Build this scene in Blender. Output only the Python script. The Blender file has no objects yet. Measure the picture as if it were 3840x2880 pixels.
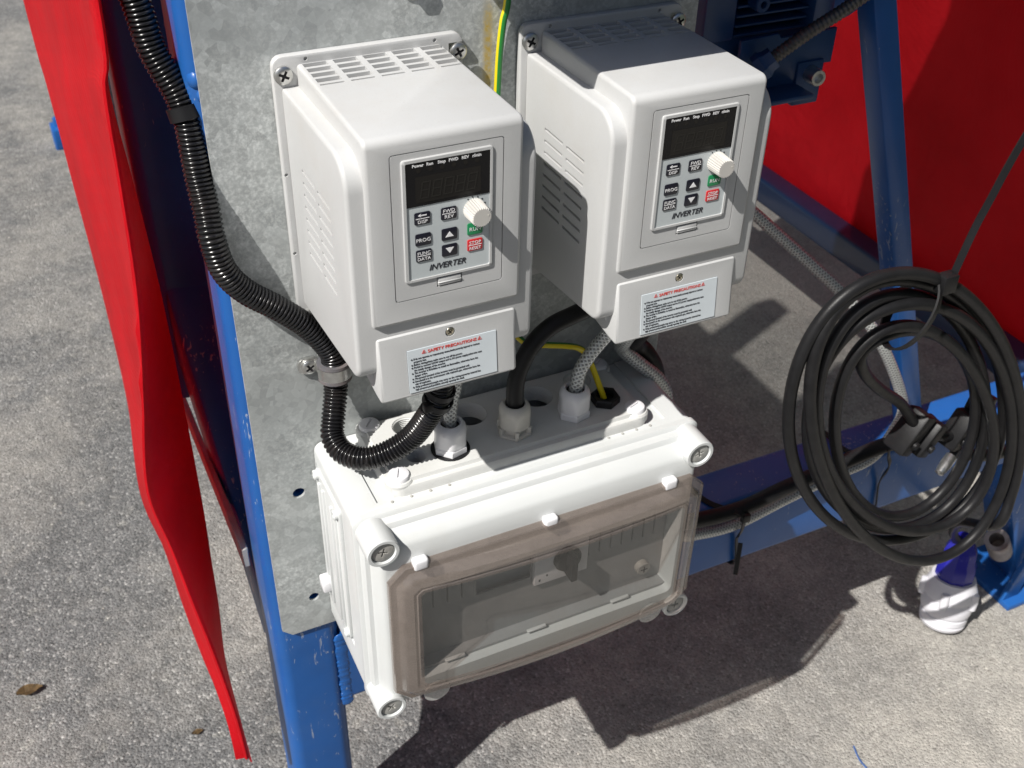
import bpy, bmesh, math, random
from mathutils import Vector, Matrix
random.seed(7)
S = bpy.context.scene
GZ = -0.93            # ground level while building; the whole scene is lifted by 0.93 at the end
UP = 0.93
# ------------------------------------------------------------------ camera
cd = bpy.data.cameras.new('camera'); cam = bpy.data.objects.new('camera', cd); S.collection.objects.link(cam)
yaw, pitch, roll = math.radians(-26.3237), math.radians(53.268), math.radians(1.532)
cam.matrix_world = (Matrix.Translation((-0.16027, -0.68125, 0.25655 + UP)) @ Matrix.Rotation(yaw, 4, 'Z')
                    @ Matrix.Rotation(pitch, 4, 'X') @ Matrix.Rotation(roll, 4, 'Z'))
cd.sensor_width = 36; cd.lens = 39.222; cd.clip_start = 0.02; cd.clip_end = 200
cd.dof.use_dof = True; cd.dof.focus_distance = 0.74; cd.dof.aperture_fstop = 18.0
S.camera = cam
S.render.resolution_x = 1024; S.render.resolution_y = 768
# ------------------------------------------------------------------ light
SUN = Vector((0.785, 0.335, -1.0)).normalized()
elev = math.asin(-SUN.z)
w = bpy.data.worlds.new('World'); S.world = w; w.use_nodes = True
nt = w.node_tree; bg = nt.nodes['Background']
sky = nt.nodes.new('ShaderNodeTexSky'); sky.sky_type = 'NISHITA'; sky.sun_disc = False
sky.sun_elevation = elev; sky.sun_rotation = math.atan2(-SUN.x, -SUN.y)
nt.links.new(sky.outputs[0], bg.inputs[0]); bg.inputs[1].default_value = 0.05; sky.dust_density = 2.0; sky.ozone_density = .8
sl = bpy.data.lights.new('sun', 'SUN'); sl.energy = 5.0; sl.angle = math.radians(0.53); sl.color = (1.0, 0.965, 0.915)
so = bpy.data.objects.new('sun', sl); S.collection.objects.link(so)
so.rotation_euler = SUN.to_track_quat('-Z', 'Y').to_euler(); so.location = (-3, -1, 5)
S.view_settings.view_transform = 'Standard'; S.view_settings.look = 'None'
S.view_settings.exposure = 0.36; S.view_settings.gamma = 1.0
# ------------------------------------------------------------------ materials
def nodes(name):
    m = bpy.data.materials.new(name); m.use_nodes = True
    return m, m.node_tree, m.node_tree.nodes['Principled BSDF']
def N(t, kind, **kw):
    n = t.nodes.new(kind)
    for k, v in kw.items():
        if k in n.inputs: n.inputs[k].default_value = v
        else: setattr(n, k, v)
    return n
def ramp(t, fac, stops):
    r = t.nodes.new('ShaderNodeValToRGB'); e = r.color_ramp.elements
    while len(e) > 1: e.remove(e[-1])
    e[0].position = stops[0][0]; e[0].color = (*stops[0][1], 1)
    for p, c in stops[1:]:
        q = e.new(p); q.color = (*c, 1)
    t.links.new(fac, r.inputs[0]); return r
def mul(c, k): return tuple(min(1, v * k) for v in c)
def pm(name, col, rough=.5, metal=0., var=.08, ns=30., bump=0., bs=600., coat=0., dirt=0., dirtcol=(.18, .12, .07), spec=.5, speck=0., scratch=0.):
    m, t, b = nodes(name); L = t.links.new
    b.inputs['Roughness'].default_value = rough; b.inputs['Metallic'].default_value = metal
    b.inputs['Coat Weight'].default_value = coat; b.inputs['Coat Roughness'].default_value = .08
    b.inputs['Specular IOR Level'].default_value = spec
    tc = N(t, 'ShaderNodeTexCoord')
    n1 = N(t, 'ShaderNodeTexNoise', Scale=ns, Detail=6.0); L(tc.outputs['Object'], n1.inputs['Vector'])
    r = ramp(t, n1.outputs['Fac'], [(.3, mul(col, 1 - var)), (.7, mul(col, 1 + var))])
    out = r.outputs[0]
    if dirt:
        n2 = N(t, 'ShaderNodeTexNoise', Scale=ns * .45, Detail=9.0, Roughness=.72); L(tc.outputs['Object'], n2.inputs['Vector'])
        r2 = ramp(t, n2.outputs['Fac'], [(.5, (0, 0, 0)), (.78, (dirt,) * 3)])
        mx = N(t, 'ShaderNodeMix', data_type='RGBA'); L(r2.outputs[0], mx.inputs[0]); L(out, mx.inputs[6]); mx.inputs[7].default_value = (*dirtcol, 1)
        out = mx.outputs[2]
    if speck:
        n4 = N(t, 'ShaderNodeTexNoise', Scale=900., Detail=2.0); L(tc.outputs['Object'], n4.inputs['Vector'])
        r4 = ramp(t, n4.outputs['Fac'], [(.64, (0, 0, 0)), (.72, (speck,) * 3)])
        mx = N(t, 'ShaderNodeMix', data_type='RGBA'); L(r4.outputs[0], mx.inputs[0]); L(out, mx.inputs[6]); mx.inputs[7].default_value = (*mul(col, .45), 1)
        out = mx.outputs[2]
    if scratch:
        mp = N(t, 'ShaderNodeMapping'); mp.inputs['Scale'].default_value = (1., 1., .22); mp.inputs['Rotation'].default_value = (.25, .35, 0); L(tc.outputs['Object'], mp.inputs['Vector'])
        n6 = N(t, 'ShaderNodeTexNoise', Scale=190., Detail=5.0, Roughness=.6, Distortion=1.2); L(mp.outputs[0], n6.inputs['Vector'])
        n7 = N(t, 'ShaderNodeTexNoise', Scale=9., Detail=3.0); L(tc.outputs['Object'], n7.inputs['Vector'])
        sm_ = N(t, 'ShaderNodeMath', operation='MULTIPLY_ADD'); L(n7.outputs['Fac'], sm_.inputs[0]); sm_.inputs[1].default_value = .55; L(n6.outputs['Fac'], sm_.inputs[2])
        r6 = ramp(t, sm_.outputs[0], [(.955, (0, 0, 0)), (1.0, (scratch,) * 3)])
        mx = N(t, 'ShaderNodeMix', data_type='RGBA'); L(r6.outputs[0], mx.inputs[0]); L(out, mx.inputs[6]); mx.inputs[7].default_value = (.42, .44, .46, 1)
        out = mx.outputs[2]
    L(out, b.inputs['Base Color'])
    n5 = N(t, 'ShaderNodeTexNoise', Scale=ns * 2.3, Detail=4.0); L(tc.outputs['Object'], n5.inputs['Vector'])
    mr = N(t, 'ShaderNodeMapRange'); L(n5.outputs['Fac'], mr.inputs[0])
    mr.inputs[3].default_value = max(0.02, rough * .8); mr.inputs[4].default_value = min(1, rough * 1.25); L(mr.outputs[0], b.inputs['Roughness'])
    if bump:
        n3 = N(t, 'ShaderNodeTexNoise', Scale=bs, Detail=3.0); L(tc.outputs['Object'], n3.inputs['Vector'])
        bp = N(t, 'ShaderNodeBump', Strength=bump, Distance=.001); L(n3.outputs['Fac'], bp.inputs['Height']); L(bp.outputs[0], b.inputs['Normal'])
    return m
M = {}
M['inv'] = pm('inverter plastic', (.475, .480, .478), .5, var=.025, ns=14, bump=.10, bs=1500, dirt=.26, dirtcol=(.34, .29, .22), speck=.16, scratch=.12)
M['box'] = pm('enclosure plastic', (.565, .582, .578), .42, var=.025, ns=18, bump=.06, bs=900, dirt=.26, dirtcol=(.42, .36, .27))
M['plate_plastic'] = pm('entry plate plastic', (.56, .565, .55), .5, var=.03, ns=25, bump=.1, bs=1200, dirt=.25, dirtcol=(.34, .3, .23), speck=.2)
M['mask'] = pm('grey mask plastic', (.28, .288, .292), .45, var=.05, dirt=.3)
M['white'] = pm('white nylon', (.70, .70, .72), .3, var=.02, dirt=.12, dirtcol=(.4, .33, .25))
M['beige'] = pm('beige nylon', (.56, .54, .49), .38, var=.04, dirt=.25)
M['knob'] = pm('cream knob plastic', (.50, .485, .455), .42, var=.02)
M['keypad'] = pm('keypad film', (.47, .51, .52), .38, var=.03, ns=60)
M['label'] = pm('label film', (.55, .60, .63), .35, var=.03, ns=60)
M['black_gloss'] = pm('black acrylic', (.006, .006, .007), .14, var=.2, dirt=.02, dirtcol=(.2, .2, .2), spec=.2)
M['window_black'] = pm('display window', (.012, .011, .010), .16, var=.1, spec=.2)
M['segment'] = pm('display segment', (.019, .018, .016), .3, var=.1, spec=.2)
M['btn_black'] = pm('black key', (.010, .010, .018), .3, var=.1)
M['btn_green'] = pm('green key', (.012, .20, .075), .35, var=.05)
M['btn_red'] = pm('red key', (.50, .025, .03), .35, var=.05)
M['ink_white'] = pm('white ink', (.75, .75, .76), .5, var=.02)
M['ink_black'] = pm('black ink', (.012, .012, .018), .5, var=.02)
M['ink_red'] = pm('red ink', (.60, .045, .03), .5, var=.02)
M['zinc'] = pm('zinc steel', (.62, .62, .6), .3, metal=.95, var=.15, ns=150, dirt=.2)
M['recess_shade'] = pm('recess shade paint', (.02, .02, .022), .6)  # dark colour stands in for the shade inside screw recesses
M['grey_plastic'] = pm('grey screw plastic', (.36, .36, .34), .55, var=.06, dirt=.4)
M['rubber'] = pm('black rubber', (.011, .011, .012), .42, var=.2, ns=80, dirt=.10, dirtcol=(.06, .055, .05), bump=.12, bs=900, spec=.25)
M['rubber_lining'] = pm('grey rubber lining', (.11, .11, .12), .6, var=.15, dirt=.45, dirtcol=(.30, .17, .1))
M['conduit'] = pm('glossy black conduit', (.008, .008, .009), .2, var=.2, ns=120, dirt=.10, dirtcol=(.16, .12, .09))
M['tie'] = pm('black nylon tie', (.010, .010, .011), .42, var=.2, spec=.25)
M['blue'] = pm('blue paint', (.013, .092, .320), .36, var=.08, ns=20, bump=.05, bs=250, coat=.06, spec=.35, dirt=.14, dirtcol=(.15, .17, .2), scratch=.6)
M['shaded_blue'] = pm('navy paint', (.007, .022, .066), .36, var=.08, ns=20, bump=.05, bs=250, coat=.2)  # same blue paint, with the rail's shade put into the colour
M['blue_dark'] = pm('motor blue paint', (.012, .05, .15), .42, var=.08, ns=40, bump=.1, bs=500)
M['plugblue'] = pm('plug blue', (.018, .018, .26), .25, var=.06)
M['plugwhite'] = pm('plug grey plastic', (.62, .62, .66), .36, var=.03, dirt=.12)
M['rust'] = pm('rusty steel', (.32, .29, .28), .55, metal=.4, var=.25, ns=60, dirt=.95, dirtcol=(.11, .04, .02))
M['bar'] = pm('galvanised bar', (.42, .42, .40), .55, metal=.25, var=.12, ns=60)
M['hose'] = pm('spiral hose metal', (.10, .095, .09), .4, metal=.6, var=.2, ns=200)
M['wire_blue'] = pm('blue insulation', (.03, .12, .4), .4); M['wire_brown'] = pm('brown insulation', (.12, .05, .02), .4)
M['blocker'] = pm('beige boards', (.30, .28, .25), .7, var=.2, ns=4); M['light_blocker'] = pm('dark green canopy', (.04, .055, .04), .7, var=.2, ns=4)  # both colours serve added, unseen light blockers
M['brass'] = pm('clamp screw steel', (.5, .46, .36), .3, metal=.95, var=.2, ns=200)

def m_galv():
    m, t, b = nodes('galvanised sheet'); L = t.links.new
    tc = N(t, 'ShaderNodeTexCoord')
    n0 = N(t, 'ShaderNodeTexNoise', Scale=9., Detail=5.0, Roughness=.6); L(tc.outputs['Object'], n0.inputs['Vector'])
    n1 = N(t, 'ShaderNodeTexNoise', Scale=330., Detail=5.0, Roughness=.7); L(tc.outputs['Object'], n1.inputs['Vector'])
    n2 = N(t, 'ShaderNodeTexVoronoi', Scale=420.); L(tc.outputs['Object'], n2.inputs['Vector'])
    # bloom mask: large patches where the pale crystalline bloom shows
    r0 = ramp(t, n0.outputs['Fac'], [(.40, (.12,) * 3), (.62, (1,) * 3)])
    r1 = ramp(t, n1.outputs['Fac'], [(.44, (0,) * 3), (.62, (.85,) * 3)])
    mm = N(t, 'ShaderNodeMath', operation='MULTIPLY'); L(r0.outputs[0], mm.inputs[0]); L(r1.outputs[0], mm.inputs[1])
    n3 = N(t, 'ShaderNodeTexNoise', Scale=22., Detail=6.0); L(tc.outputs['Object'], n3.inputs['Vector'])
    base = ramp(t, n3.outputs['Fac'], [(.3, (.31, .33, .33)), (.7, (.40, .42, .415))])
    mx = N(t, 'ShaderNodeMix', data_type='RGBA'); L(mm.outputs[0], mx.inputs[0]); L(base.outputs[0], mx.inputs[6]); mx.inputs[7].default_value = (.58, .60, .59, 1)
    vs = N(t, 'ShaderNodeTexVoronoi', Scale=150., Randomness=1.); L(tc.outputs['Object'], vs.inputs['Vector'])
    sv = N(t, 'ShaderNodeSeparateColor'); L(vs.outputs['Color'], sv.inputs[0]); rv = ramp(t, sv.outputs[0], [(0., (.86,) * 3), (1., (1.12,) * 3)])
    mv = N(t, 'ShaderNodeMix', data_type='RGBA', blend_type='MULTIPLY'); mv.inputs[0].default_value = 1.; L(mx.outputs[2], mv.inputs[6]); L(rv.outputs[0], mv.inputs[7]); mx = mv
    # yellow marker streak on the sheet, a real mark with its own place
    sp = N(t, 'ShaderNodeSeparateXYZ'); L(tc.outputs['Object'], sp.inputs[0])
    nx = N(t, 'ShaderNodeMath', operation='SUBTRACT'); L(sp.outputs[0], nx.inputs[0]); nx.inputs[1].default_value = .1516
    ab = N(t, 'ShaderNodeMath', operation='ABSOLUTE'); L(nx.outputs[0], ab.inputs[0])
    m1 = N(t, 'ShaderNodeMapRange'); L(ab.outputs[0], m1.inputs[0]); m1.inputs[1].default_value = .0045; m1.inputs[2].default_value = .0015
    m2 = N(t, 'ShaderNodeMapRange'); L(sp.outputs[2], m2.inputs[0]); m2.inputs[1].default_value = -.05; m2.inputs[2].default_value = -.035
    m3 = N(t, 'ShaderNodeMapRange'); L(sp.outputs[2], m3.inputs[0]); m3.inputs[1].default_value = .02; m3.inputs[2].default_value = .005
    a = N(t, 'ShaderNodeMath', operation='MULTIPLY'); L(m1.outputs[0], a.inputs[0]); L(m2.outputs[0], a.inputs[1])
    a2 = N(t, 'ShaderNodeMath', operation='MULTIPLY'); L(a.outputs[0], a2.inputs[0]); L(m3.outputs[0], a2.inputs[1])
    rr = ramp(t, n1.outputs['Fac'], [(.35, (.25,) * 3), (.6, (.95,) * 3)])
    a3 = N(t, 'ShaderNodeMath', operation='MULTIPLY'); L(a2.outputs[0], a3.inputs[0]); L(rr.outputs[0], a3.inputs[1])
    my = N(t, 'ShaderNodeMix', data_type='RGBA'); L(a3.outputs[0], my.inputs[0]); L(mx.outputs[2], my.inputs[6]); my.inputs[7].default_value = (.42, .30, .06, 1)
    # brown grime flecks
    n6 = N(t, 'ShaderNodeTexNoise', Scale=60., Detail=8.0, Roughness=.75); L(tc.outputs['Object'], n6.inputs['Vector'])
    r6 = ramp(t, n6.outputs['Fac'], [(.66, (0,) * 3), (.8, (.35,) * 3)])
    mg = N(t, 'ShaderNodeMix', data_type='RGBA'); L(r6.outputs[0], mg.inputs[0]); L(my.outputs[2], mg.inputs[6]); mg.inputs[7].default_value = (.13, .125, .12, 1)
    L(mg.outputs[2], b.inputs['Base Color'])
    b.inputs['Metallic'].default_value = .15
    rg = ramp(t, n1.outputs['Fac'], [(.3, (.42,) * 3), (.7, (.62,) * 3)]); L(rg.outputs[0], b.inputs['Roughness'])
    bp = N(t, 'ShaderNodeBump', Strength=.12, Distance=.0006); L(n1.outputs['Fac'], bp.inputs['Height']); L(bp.outputs[0], b.inputs['Normal'])
    return m
M['galv'] = m_galv()

def m_braid():
    m, t, b = nodes('braided screen'); L = t.links.new
    uv = N(t, 'ShaderNodeUVMap'); sp = N(t, 'ShaderNodeSeparateXYZ'); L(uv.outputs[0], sp.inputs[0])
    def wave(sgn):
        a = N(t, 'ShaderNodeMath', operation='MULTIPLY'); L(sp.outputs[0], a.inputs[0]); a.inputs[1].default_value = 7 * sgn
        c = N(t, 'ShaderNodeMath', operation='MULTIPLY'); L(sp.outputs[1], c.inputs[0]); c.inputs[1].default_value = 260.
        d = N(t, 'ShaderNodeMath', operation='ADD'); L(a.outputs[0], d.inputs[0]); L(c.outputs[0], d.inputs[1])
        e = N(t, 'ShaderNodeMath', operation='MULTIPLY'); L(d.outputs[0], e.inputs[0]); e.inputs[1].default_value = 6.2832
        f = N(t, 'ShaderNodeMath', operation='SINE'); L(e.outputs[0], f.inputs[0]); return f
    w1, w2 = wave(1), wave(-1)
    mx = N(t, 'ShaderNodeMath', operation='MAXIMUM'); L(w1.outputs[0], mx.inputs[0]); L(w2.outputs[0], mx.inputs[1])
    tc = N(t, 'ShaderNodeTexCoord')
    nz = N(t, 'ShaderNodeTexNoise', Scale=300., Detail=4.); L(tc.outputs['Object'], nz.inputs['Vector'])
    ad = N(t, 'ShaderNodeMath', operation='ADD'); L(mx.outputs[0], ad.inputs[0]); L(nz.outputs['Fac'], ad.inputs[1])
    r = ramp(t, ad.outputs[0], [(.35, (.22, .225, .225)), (.75, (.38, .39, .385)), (1.0, (.58, .60, .59))])
    L(r.outputs[0], b.inputs['Base Color']); b.inputs['Metallic'].default_value = .4; b.inputs['Roughness'].default_value = .36
    b.inputs['Coat Weight'].default_value = .7; b.inputs['Coat Roughness'].default_value = .12
    bp = N(t, 'ShaderNodeBump', Strength=.5, Distance=.0008); L(mx.outputs[0], bp.inputs['Height']); L(bp.outputs[0], b.inputs['Normal'])
    return m
M['braid'] = m_braid()

def m_earth():
    m, t, b = nodes('green yellow insulation'); L = t.links.new
    uv = N(t, 'ShaderNodeUVMap'); sp = N(t, 'ShaderNodeSeparateXYZ'); L(uv.outputs[0], sp.inputs[0])
    a0 = N(t, 'ShaderNodeMath', operation='ADD'); L(sp.outputs[0], a0.inputs[0]); a0.inputs[1].default_value = .92
    a = N(t, 'ShaderNodeMath', operation='MULTIPLY_ADD'); L(sp.outputs[1], a.inputs[0]); a.inputs[1].default_value = .4; L(a0.outputs[0], a.inputs[2])
    fr = N(t, 'ShaderNodeMath', operation='FRACT'); L(a.outputs[0], fr.inputs[0])
    r = ramp(t, fr.outputs[0], [(.0, (.70, .56, .012)), (.44, (.70, .56, .012)), (.47, (.02, .20, .035)), (.97, (.02, .20, .035)), (1., (.70, .56, .012))])
    L(r.outputs[0], b.inputs['Base Color']); b.inputs['Roughness'].default_value = .35
    return m
M['earth'] = m_earth()

def m_tarp():
    m, t, b = nodes('red pvc tarpaulin'); L = t.links.new
    tc = N(t, 'ShaderNodeTexCoord')
    n = N(t, 'ShaderNodeTexNoise', Scale=6., Detail=6.); L(tc.outputs['Object'], n.inputs['Vector'])
    r = ramp(t, n.outputs['Fac'], [(.3, (.70, .010, .020)), (.7, (.90, .020, .034))])
    L(r.outputs[0], b.inputs['Base Color']); b.inputs['Roughness'].default_value = .42
    b.inputs['Specular IOR Level'].default_value = .16
    n3 = N(t, 'ShaderNodeTexNoise', Scale=14., Detail=5.); L(tc.outputs['Object'], n3.inputs['Vector'])
    n2 = N(t, 'ShaderNodeTexWave', Scale=420., Distortion=1.5); L(tc.outputs['Object'], n2.inputs['Vector'])
    mx = N(t, 'ShaderNodeMath', operation='MULTIPLY_ADD'); L(n2.outputs['Fac'], mx.inputs[0]); mx.inputs[1].default_value = .03; L(n3.outputs['Fac'], mx.inputs[2])
    bp = N(t, 'ShaderNodeBump', Strength=.55, Distance=.010); L(mx.outputs[0], bp.inputs['Height']); L(bp.outputs[0], b.inputs['Normal'])
    tr = N(t, 'ShaderNodeBsdfTranslucent'); tr.inputs[0].default_value = (.5, .01, .015, 1)
    ms = N(t, 'ShaderNodeMixShader'); ms.inputs[0].default_value = .15
    L(b.outputs[0], ms.inputs[1]); L(tr.outputs[0], ms.inputs[2]); L(ms.outputs[0], t.nodes['Material Output'].inputs[0])
    return m
M['tarp'] = m_tarp()
def m_sheet():
    m, t, b = nodes('cream light filter'); L = t.links.new
    tc = N(t, 'ShaderNodeTexCoord'); n = N(t, 'ShaderNodeTexNoise', Scale=5., Detail=5.); L(tc.outputs['Object'], n.inputs['Vector'])
    r = ramp(t, n.outputs['Fac'], [(.3, (.70, .67, .62)), (.7, (.78, .74, .68))]); L(r.outputs[0], b.inputs['Base Color']); b.inputs['Roughness'].default_value = .6
    tr = N(t, 'ShaderNodeBsdfTranslucent'); L(r.outputs[0], tr.inputs[0]); ms = N(t, 'ShaderNodeMixShader'); ms.inputs[0].default_value = .35
    tp = N(t, 'ShaderNodeBsdfTransparent'); mo = N(t, 'ShaderNodeMixShader'); mo.inputs[0].default_value = .30   # share of sun the added, unseen sheet lets through
    L(b.outputs[0], ms.inputs[1]); L(tr.outputs[0], ms.inputs[2]); L(ms.outputs[0], mo.inputs[1]); L(tp.outputs[0], mo.inputs[2]); L(mo.outputs[0], t.nodes['Material Output'].inputs[0]); return m
M['sheet'] = m_sheet()

def m_smoke(name, tint, dust, dustcol, rough):
    m, t, b = nodes(name); L = t.links.new
    tc = N(t, 'ShaderNodeTexCoord')
    n = N(t, 'ShaderNodeTexNoise', Scale=35., Detail=9., Roughness=.7); L(tc.outputs['Object'], n.inputs['Vector'])
    n2 = N(t, 'ShaderNodeTexNoise', Scale=700., Detail=3.); L(tc.outputs['Object'], n2.inputs['Vector'])
    ad = N(t, 'ShaderNodeMath', operation='MULTIPLY_ADD'); L(n2.outputs['Fac'], ad.inputs[0]); ad.inputs[1].default_value = .5; L(n.outputs['Fac'], ad.inputs[2])
    mr = N(t, 'ShaderNodeMapRange'); L(ad.outputs[0], mr.inputs[0]); mr.inputs[1].default_value = .5; mr.inputs[2].default_value = 1.0
    mr.inputs[3].default_value = dust * .6; mr.inputs[4].default_value = dust * 1.5
    tr = N(t, 'ShaderNodeBsdfTransparent'); tr.inputs[0].default_value = (*tint, 1)
    b.inputs['Base Color'].default_value = (*dustcol, 1); b.inputs['Roughness'].default_value = .55
    gl = N(t, 'ShaderNodeBsdfGlossy'); gl.inputs['Roughness'].default_value = rough; gl.inputs[0].default_value = (1, 1, 1, 1)
    lw = N(t, 'ShaderNodeLayerWeight'); lw.inputs[0].default_value = .5; pw = N(t, 'ShaderNodeMath', operation='POWER'); L(lw.outputs['Facing'], pw.inputs[0]); pw.inputs[1].default_value = 4.0
    fr = N(t, 'ShaderNodeMath', operation='MULTIPLY_ADD'); L(pw.outputs[0], fr.inputs[0]); fr.inputs[1].default_value = .75; fr.inputs[2].default_value = .04
    s1 = N(t, 'ShaderNodeMixShader'); L(mr.outputs[0], s1.inputs[0]); L(tr.outputs[0], s1.inputs[1]); L(b.outputs[0], s1.inputs[2])
    s2 = N(t, 'ShaderNodeMixShader'); L(fr.outputs[0], s2.inputs[0]); L(s1.outputs[0], s2.inputs[1]); L(gl.outputs[0], s2.inputs[2])
    L(s2.outputs[0], t.nodes['Material Output'].inputs[0]); return m
M['smoke_frame'] = m_smoke('smoked polycarbonate frame', (.62, .555, .515), .30, (.27, .23, .205), .10)
M['smoke_pane'] = m_smoke('smoked polycarbonate pane', (.72, .72, .71), .10, (.30, .30, .28), .06)
M['clear_tab'] = m_smoke('frosted clear plastic', (.9, .9, .9), .45, (.6, .6, .58), .2)

def m_ground():
    m, t, b = nodes('asphalt'); L = t.links.new
    tc = N(t, 'ShaderNodeTexCoord'); V = tc.outputs['Object']
    v1 = N(t, 'ShaderNodeTexVoronoi', Scale=330.); L(V, v1.inputs['Vector'])
    v2 = N(t, 'ShaderNodeTexVoronoi', Scale=95.); L(V, v2.inputs['Vector'])
    n1 = N(t, 'ShaderNodeTexNoise', Scale=420., Detail=5., Roughness=.7); L(V, n1.inputs['Vector'])
    n2 = N(t, 'ShaderNodeTexNoise', Scale=3.0, Detail=7., Roughness=.6); L(V, n2.inputs['Vector'])
    n7 = N(t, 'ShaderNodeTexNoise', Scale=28., Detail=6., Roughness=.65); L(V, n7.inputs['Vector'])
    sep = N(t, 'ShaderNodeSeparateColor'); L(v1.outputs['Color'], sep.inputs[0])
    r1 = ramp(t, sep.outputs[0], [(.0, (.120, .122, .124)), (.5, (.170, .171, .171)), (.88, (.21, .21, .208)), (1., (.38, .375, .365))])
    sep2 = N(t, 'ShaderNodeSeparateColor'); L(v2.outputs['Color'], sep2.inputs[0])
    r2 = ramp(t, sep2.outputs[1], [(.0, (.8,) * 3), (.5, (1.,) * 3), (.95, (1.04,) * 3), (1., (1.3, 1.28, 1.22))])
    mm = N(t, 'ShaderNodeMix', data_type='RGBA', blend_type='MULTIPLY'); mm.inputs[0].default_value = 1
    L(r1.outputs[0], mm.inputs[6]); L(r2.outputs[0], mm.inputs[7])
    r3 = ramp(t, n1.outputs['Fac'], [(.3, (.72,) * 3), (.7, (1.25,) * 3)])
    m2 = N(t, 'ShaderNodeMix', data_type='RGBA', blend_type='MULTIPLY'); m2.inputs[0].default_value = 1
    L(mm.outputs[2], m2.inputs[6]); L(r3.outputs[0], m2.inputs[7])
    # pale dust: drifts, heavier towards the right of the bay
    sp = N(t, 'ShaderNodeSeparateXYZ'); L(V, sp.inputs[0])
    gx = N(t, 'ShaderNodeMapRange'); L(sp.outputs[0], gx.inputs[0]); gx.inputs[1].default_value = -.1; gx.inputs[2].default_value = 1.0
    gx.inputs[3].default_value = -.10; gx.inputs[4].default_value = .26
    ad = N(t, 'ShaderNodeMath', operation='ADD'); L(n2.outputs['Fac'], ad.inputs[0]); L(gx.outputs[0], ad.inputs[1])
    ad2 = N(t, 'ShaderNodeMath', operation='MULTIPLY_ADD'); L(n7.outputs['Fac'], ad2.inputs[0]); ad2.inputs[1].default_value = .35; L(ad.outputs[0], ad2.inputs[2])
    rd = ramp(t, ad2.outputs[0], [(.5, (0,) * 3), (1.05, (.75,) * 3)])
    dc = N(t, 'ShaderNodeMix', data_type='RGBA'); L(rd.outputs[0], dc.inputs[0]); L(m2.outputs[2], dc.inputs[6]); dc.inputs[7].default_value = (.52, .49, .44, 1)
    n8 = N(t, 'ShaderNodeTexNoise', Scale=7., Detail=8., Roughness=.68); L(V, n8.inputs['Vector'])
    r8_ = ramp(t, n8.outputs['Fac'], [(.36, (.90,) * 3), (.5, (1.,) * 3), (.66, (1.06,) * 3)])
    m8 = N(t, 'ShaderNodeMix', data_type='RGBA', blend_type='MULTIPLY'); m8.inputs[0].default_value = 1.; L(dc.outputs[2], m8.inputs[6]); L(r8_.outputs[0], m8.inputs[7]); dc = m8
    # the stones still show through the dust
    m3 = N(t, 'ShaderNodeMix', data_type='RGBA', blend_type='MULTIPLY'); m3.inputs[0].default_value = .55
    r5 = ramp(t, sep.outputs[1], [(.0, (.35,) * 3), (.12, (.8,) * 3), (.6, (1.,) * 3), (1., (1.3,) * 3)])
    L(dc.outputs[2], m3.inputs[6]); L(r5.outputs[0], m3.inputs[7])
    L(m3.outputs[2], b.inputs['Base Color']); b.inputs['Roughness'].default_value = .85; b.inputs['Specular IOR Level'].default_value = .3
    h = N(t, 'ShaderNodeMath', operation='MULTIPLY_ADD'); L(v1.outputs['Distance'], h.inputs[0]); h.inputs[1].default_value = -.8; L(n1.outputs['Fac'], h.inputs[2])
    bp = N(t, 'ShaderNodeBump', Strength=.8, Distance=.003); L(h.outputs[0], bp.inputs['Height']); L(bp.outputs[0], b.inputs['Normal'])
    return m
M['ground'] = m_ground()
# ------------------------------------------------------------------ building helpers
C = S.collection
def root_loc(p):
    while p.parent: p = p.parent
    return Vector(p.location)
def link_mesh(name, me, mat, parent=None):
    o = bpy.data.objects.new(name, me); C.objects.link(o)
    if mat is not None:
        me.materials.clear(); me.materials.append(M[mat] if isinstance(mat, str) else mat)
    if parent: o.parent = parent
    return o
def finish(me, ang=38):
    me.polygons.foreach_set('use_smooth', [True] * len(me.polygons)); me.set_sharp_from_angle(angle=math.radians(ang)); me.update()
def ob(name, bm, mat, parent=None, ang=38, fix=True):
    """bmesh in world coordinates -> ONE mesh object, moved into its thing's frame"""
    if fix: bmesh.ops.recalc_face_normals(bm, faces=bm.faces)
    if parent: bmesh.ops.translate(bm, vec=-root_loc(parent), verts=bm.verts)
    me = bpy.data.meshes.new(name); bm.to_mesh(me); bm.free(); finish(me, ang)
    return link_mesh(name, me, mat, parent)
def thing(name, label, cat, loc=(0, 0, 0), group=None):
    o = bpy.data.objects.new(name, None); C.objects.link(o); o.location = loc; o.empty_display_size = .02
    o['label'] = label; o['category'] = cat
    if group: o['group'] = group
    return o
def tag(o, label, cat, group=None):
    o['label'] = label; o['category'] = cat
    if group: o['group'] = group
    return o
def recenter(o):
    """put a one-mesh thing's origin at the bottom middle of its mesh"""
    vs = [v.co for v in o.data.vertices]
    c = Vector(((min(v.x for v in vs) + max(v.x for v in vs)) / 2, (min(v.y for v in vs) + max(v.y for v in vs)) / 2, min(v.z for v in vs)))
    o.data.transform(Matrix.Translation(-c)); o.location = c; return o
def nb(): return bmesh.new()
def join(bm, other):
    me = bpy.data.meshes.new('t'); other.to_mesh(me); other.free(); bm.from_mesh(me); bpy.data.meshes.remove(me)
def box(bm, x0, x1, y0, y1, z0, z1, r=0, seg=2):
    t = nb(); bmesh.ops.create_cube(t, size=1)
    for v in t.verts: v.co = Vector(((x0 + x1) / 2 + v.co.x * (x1 - x0), (y0 + y1) / 2 + v.co.y * (y1 - y0), (z0 + z1) / 2 + v.co.z * (z1 - z0)))
    if r: bmesh.ops.bevel(t, geom=t.edges[:], offset=r, segments=seg, affect='EDGES', profile=.5)
    join(bm, t); return bm
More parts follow.
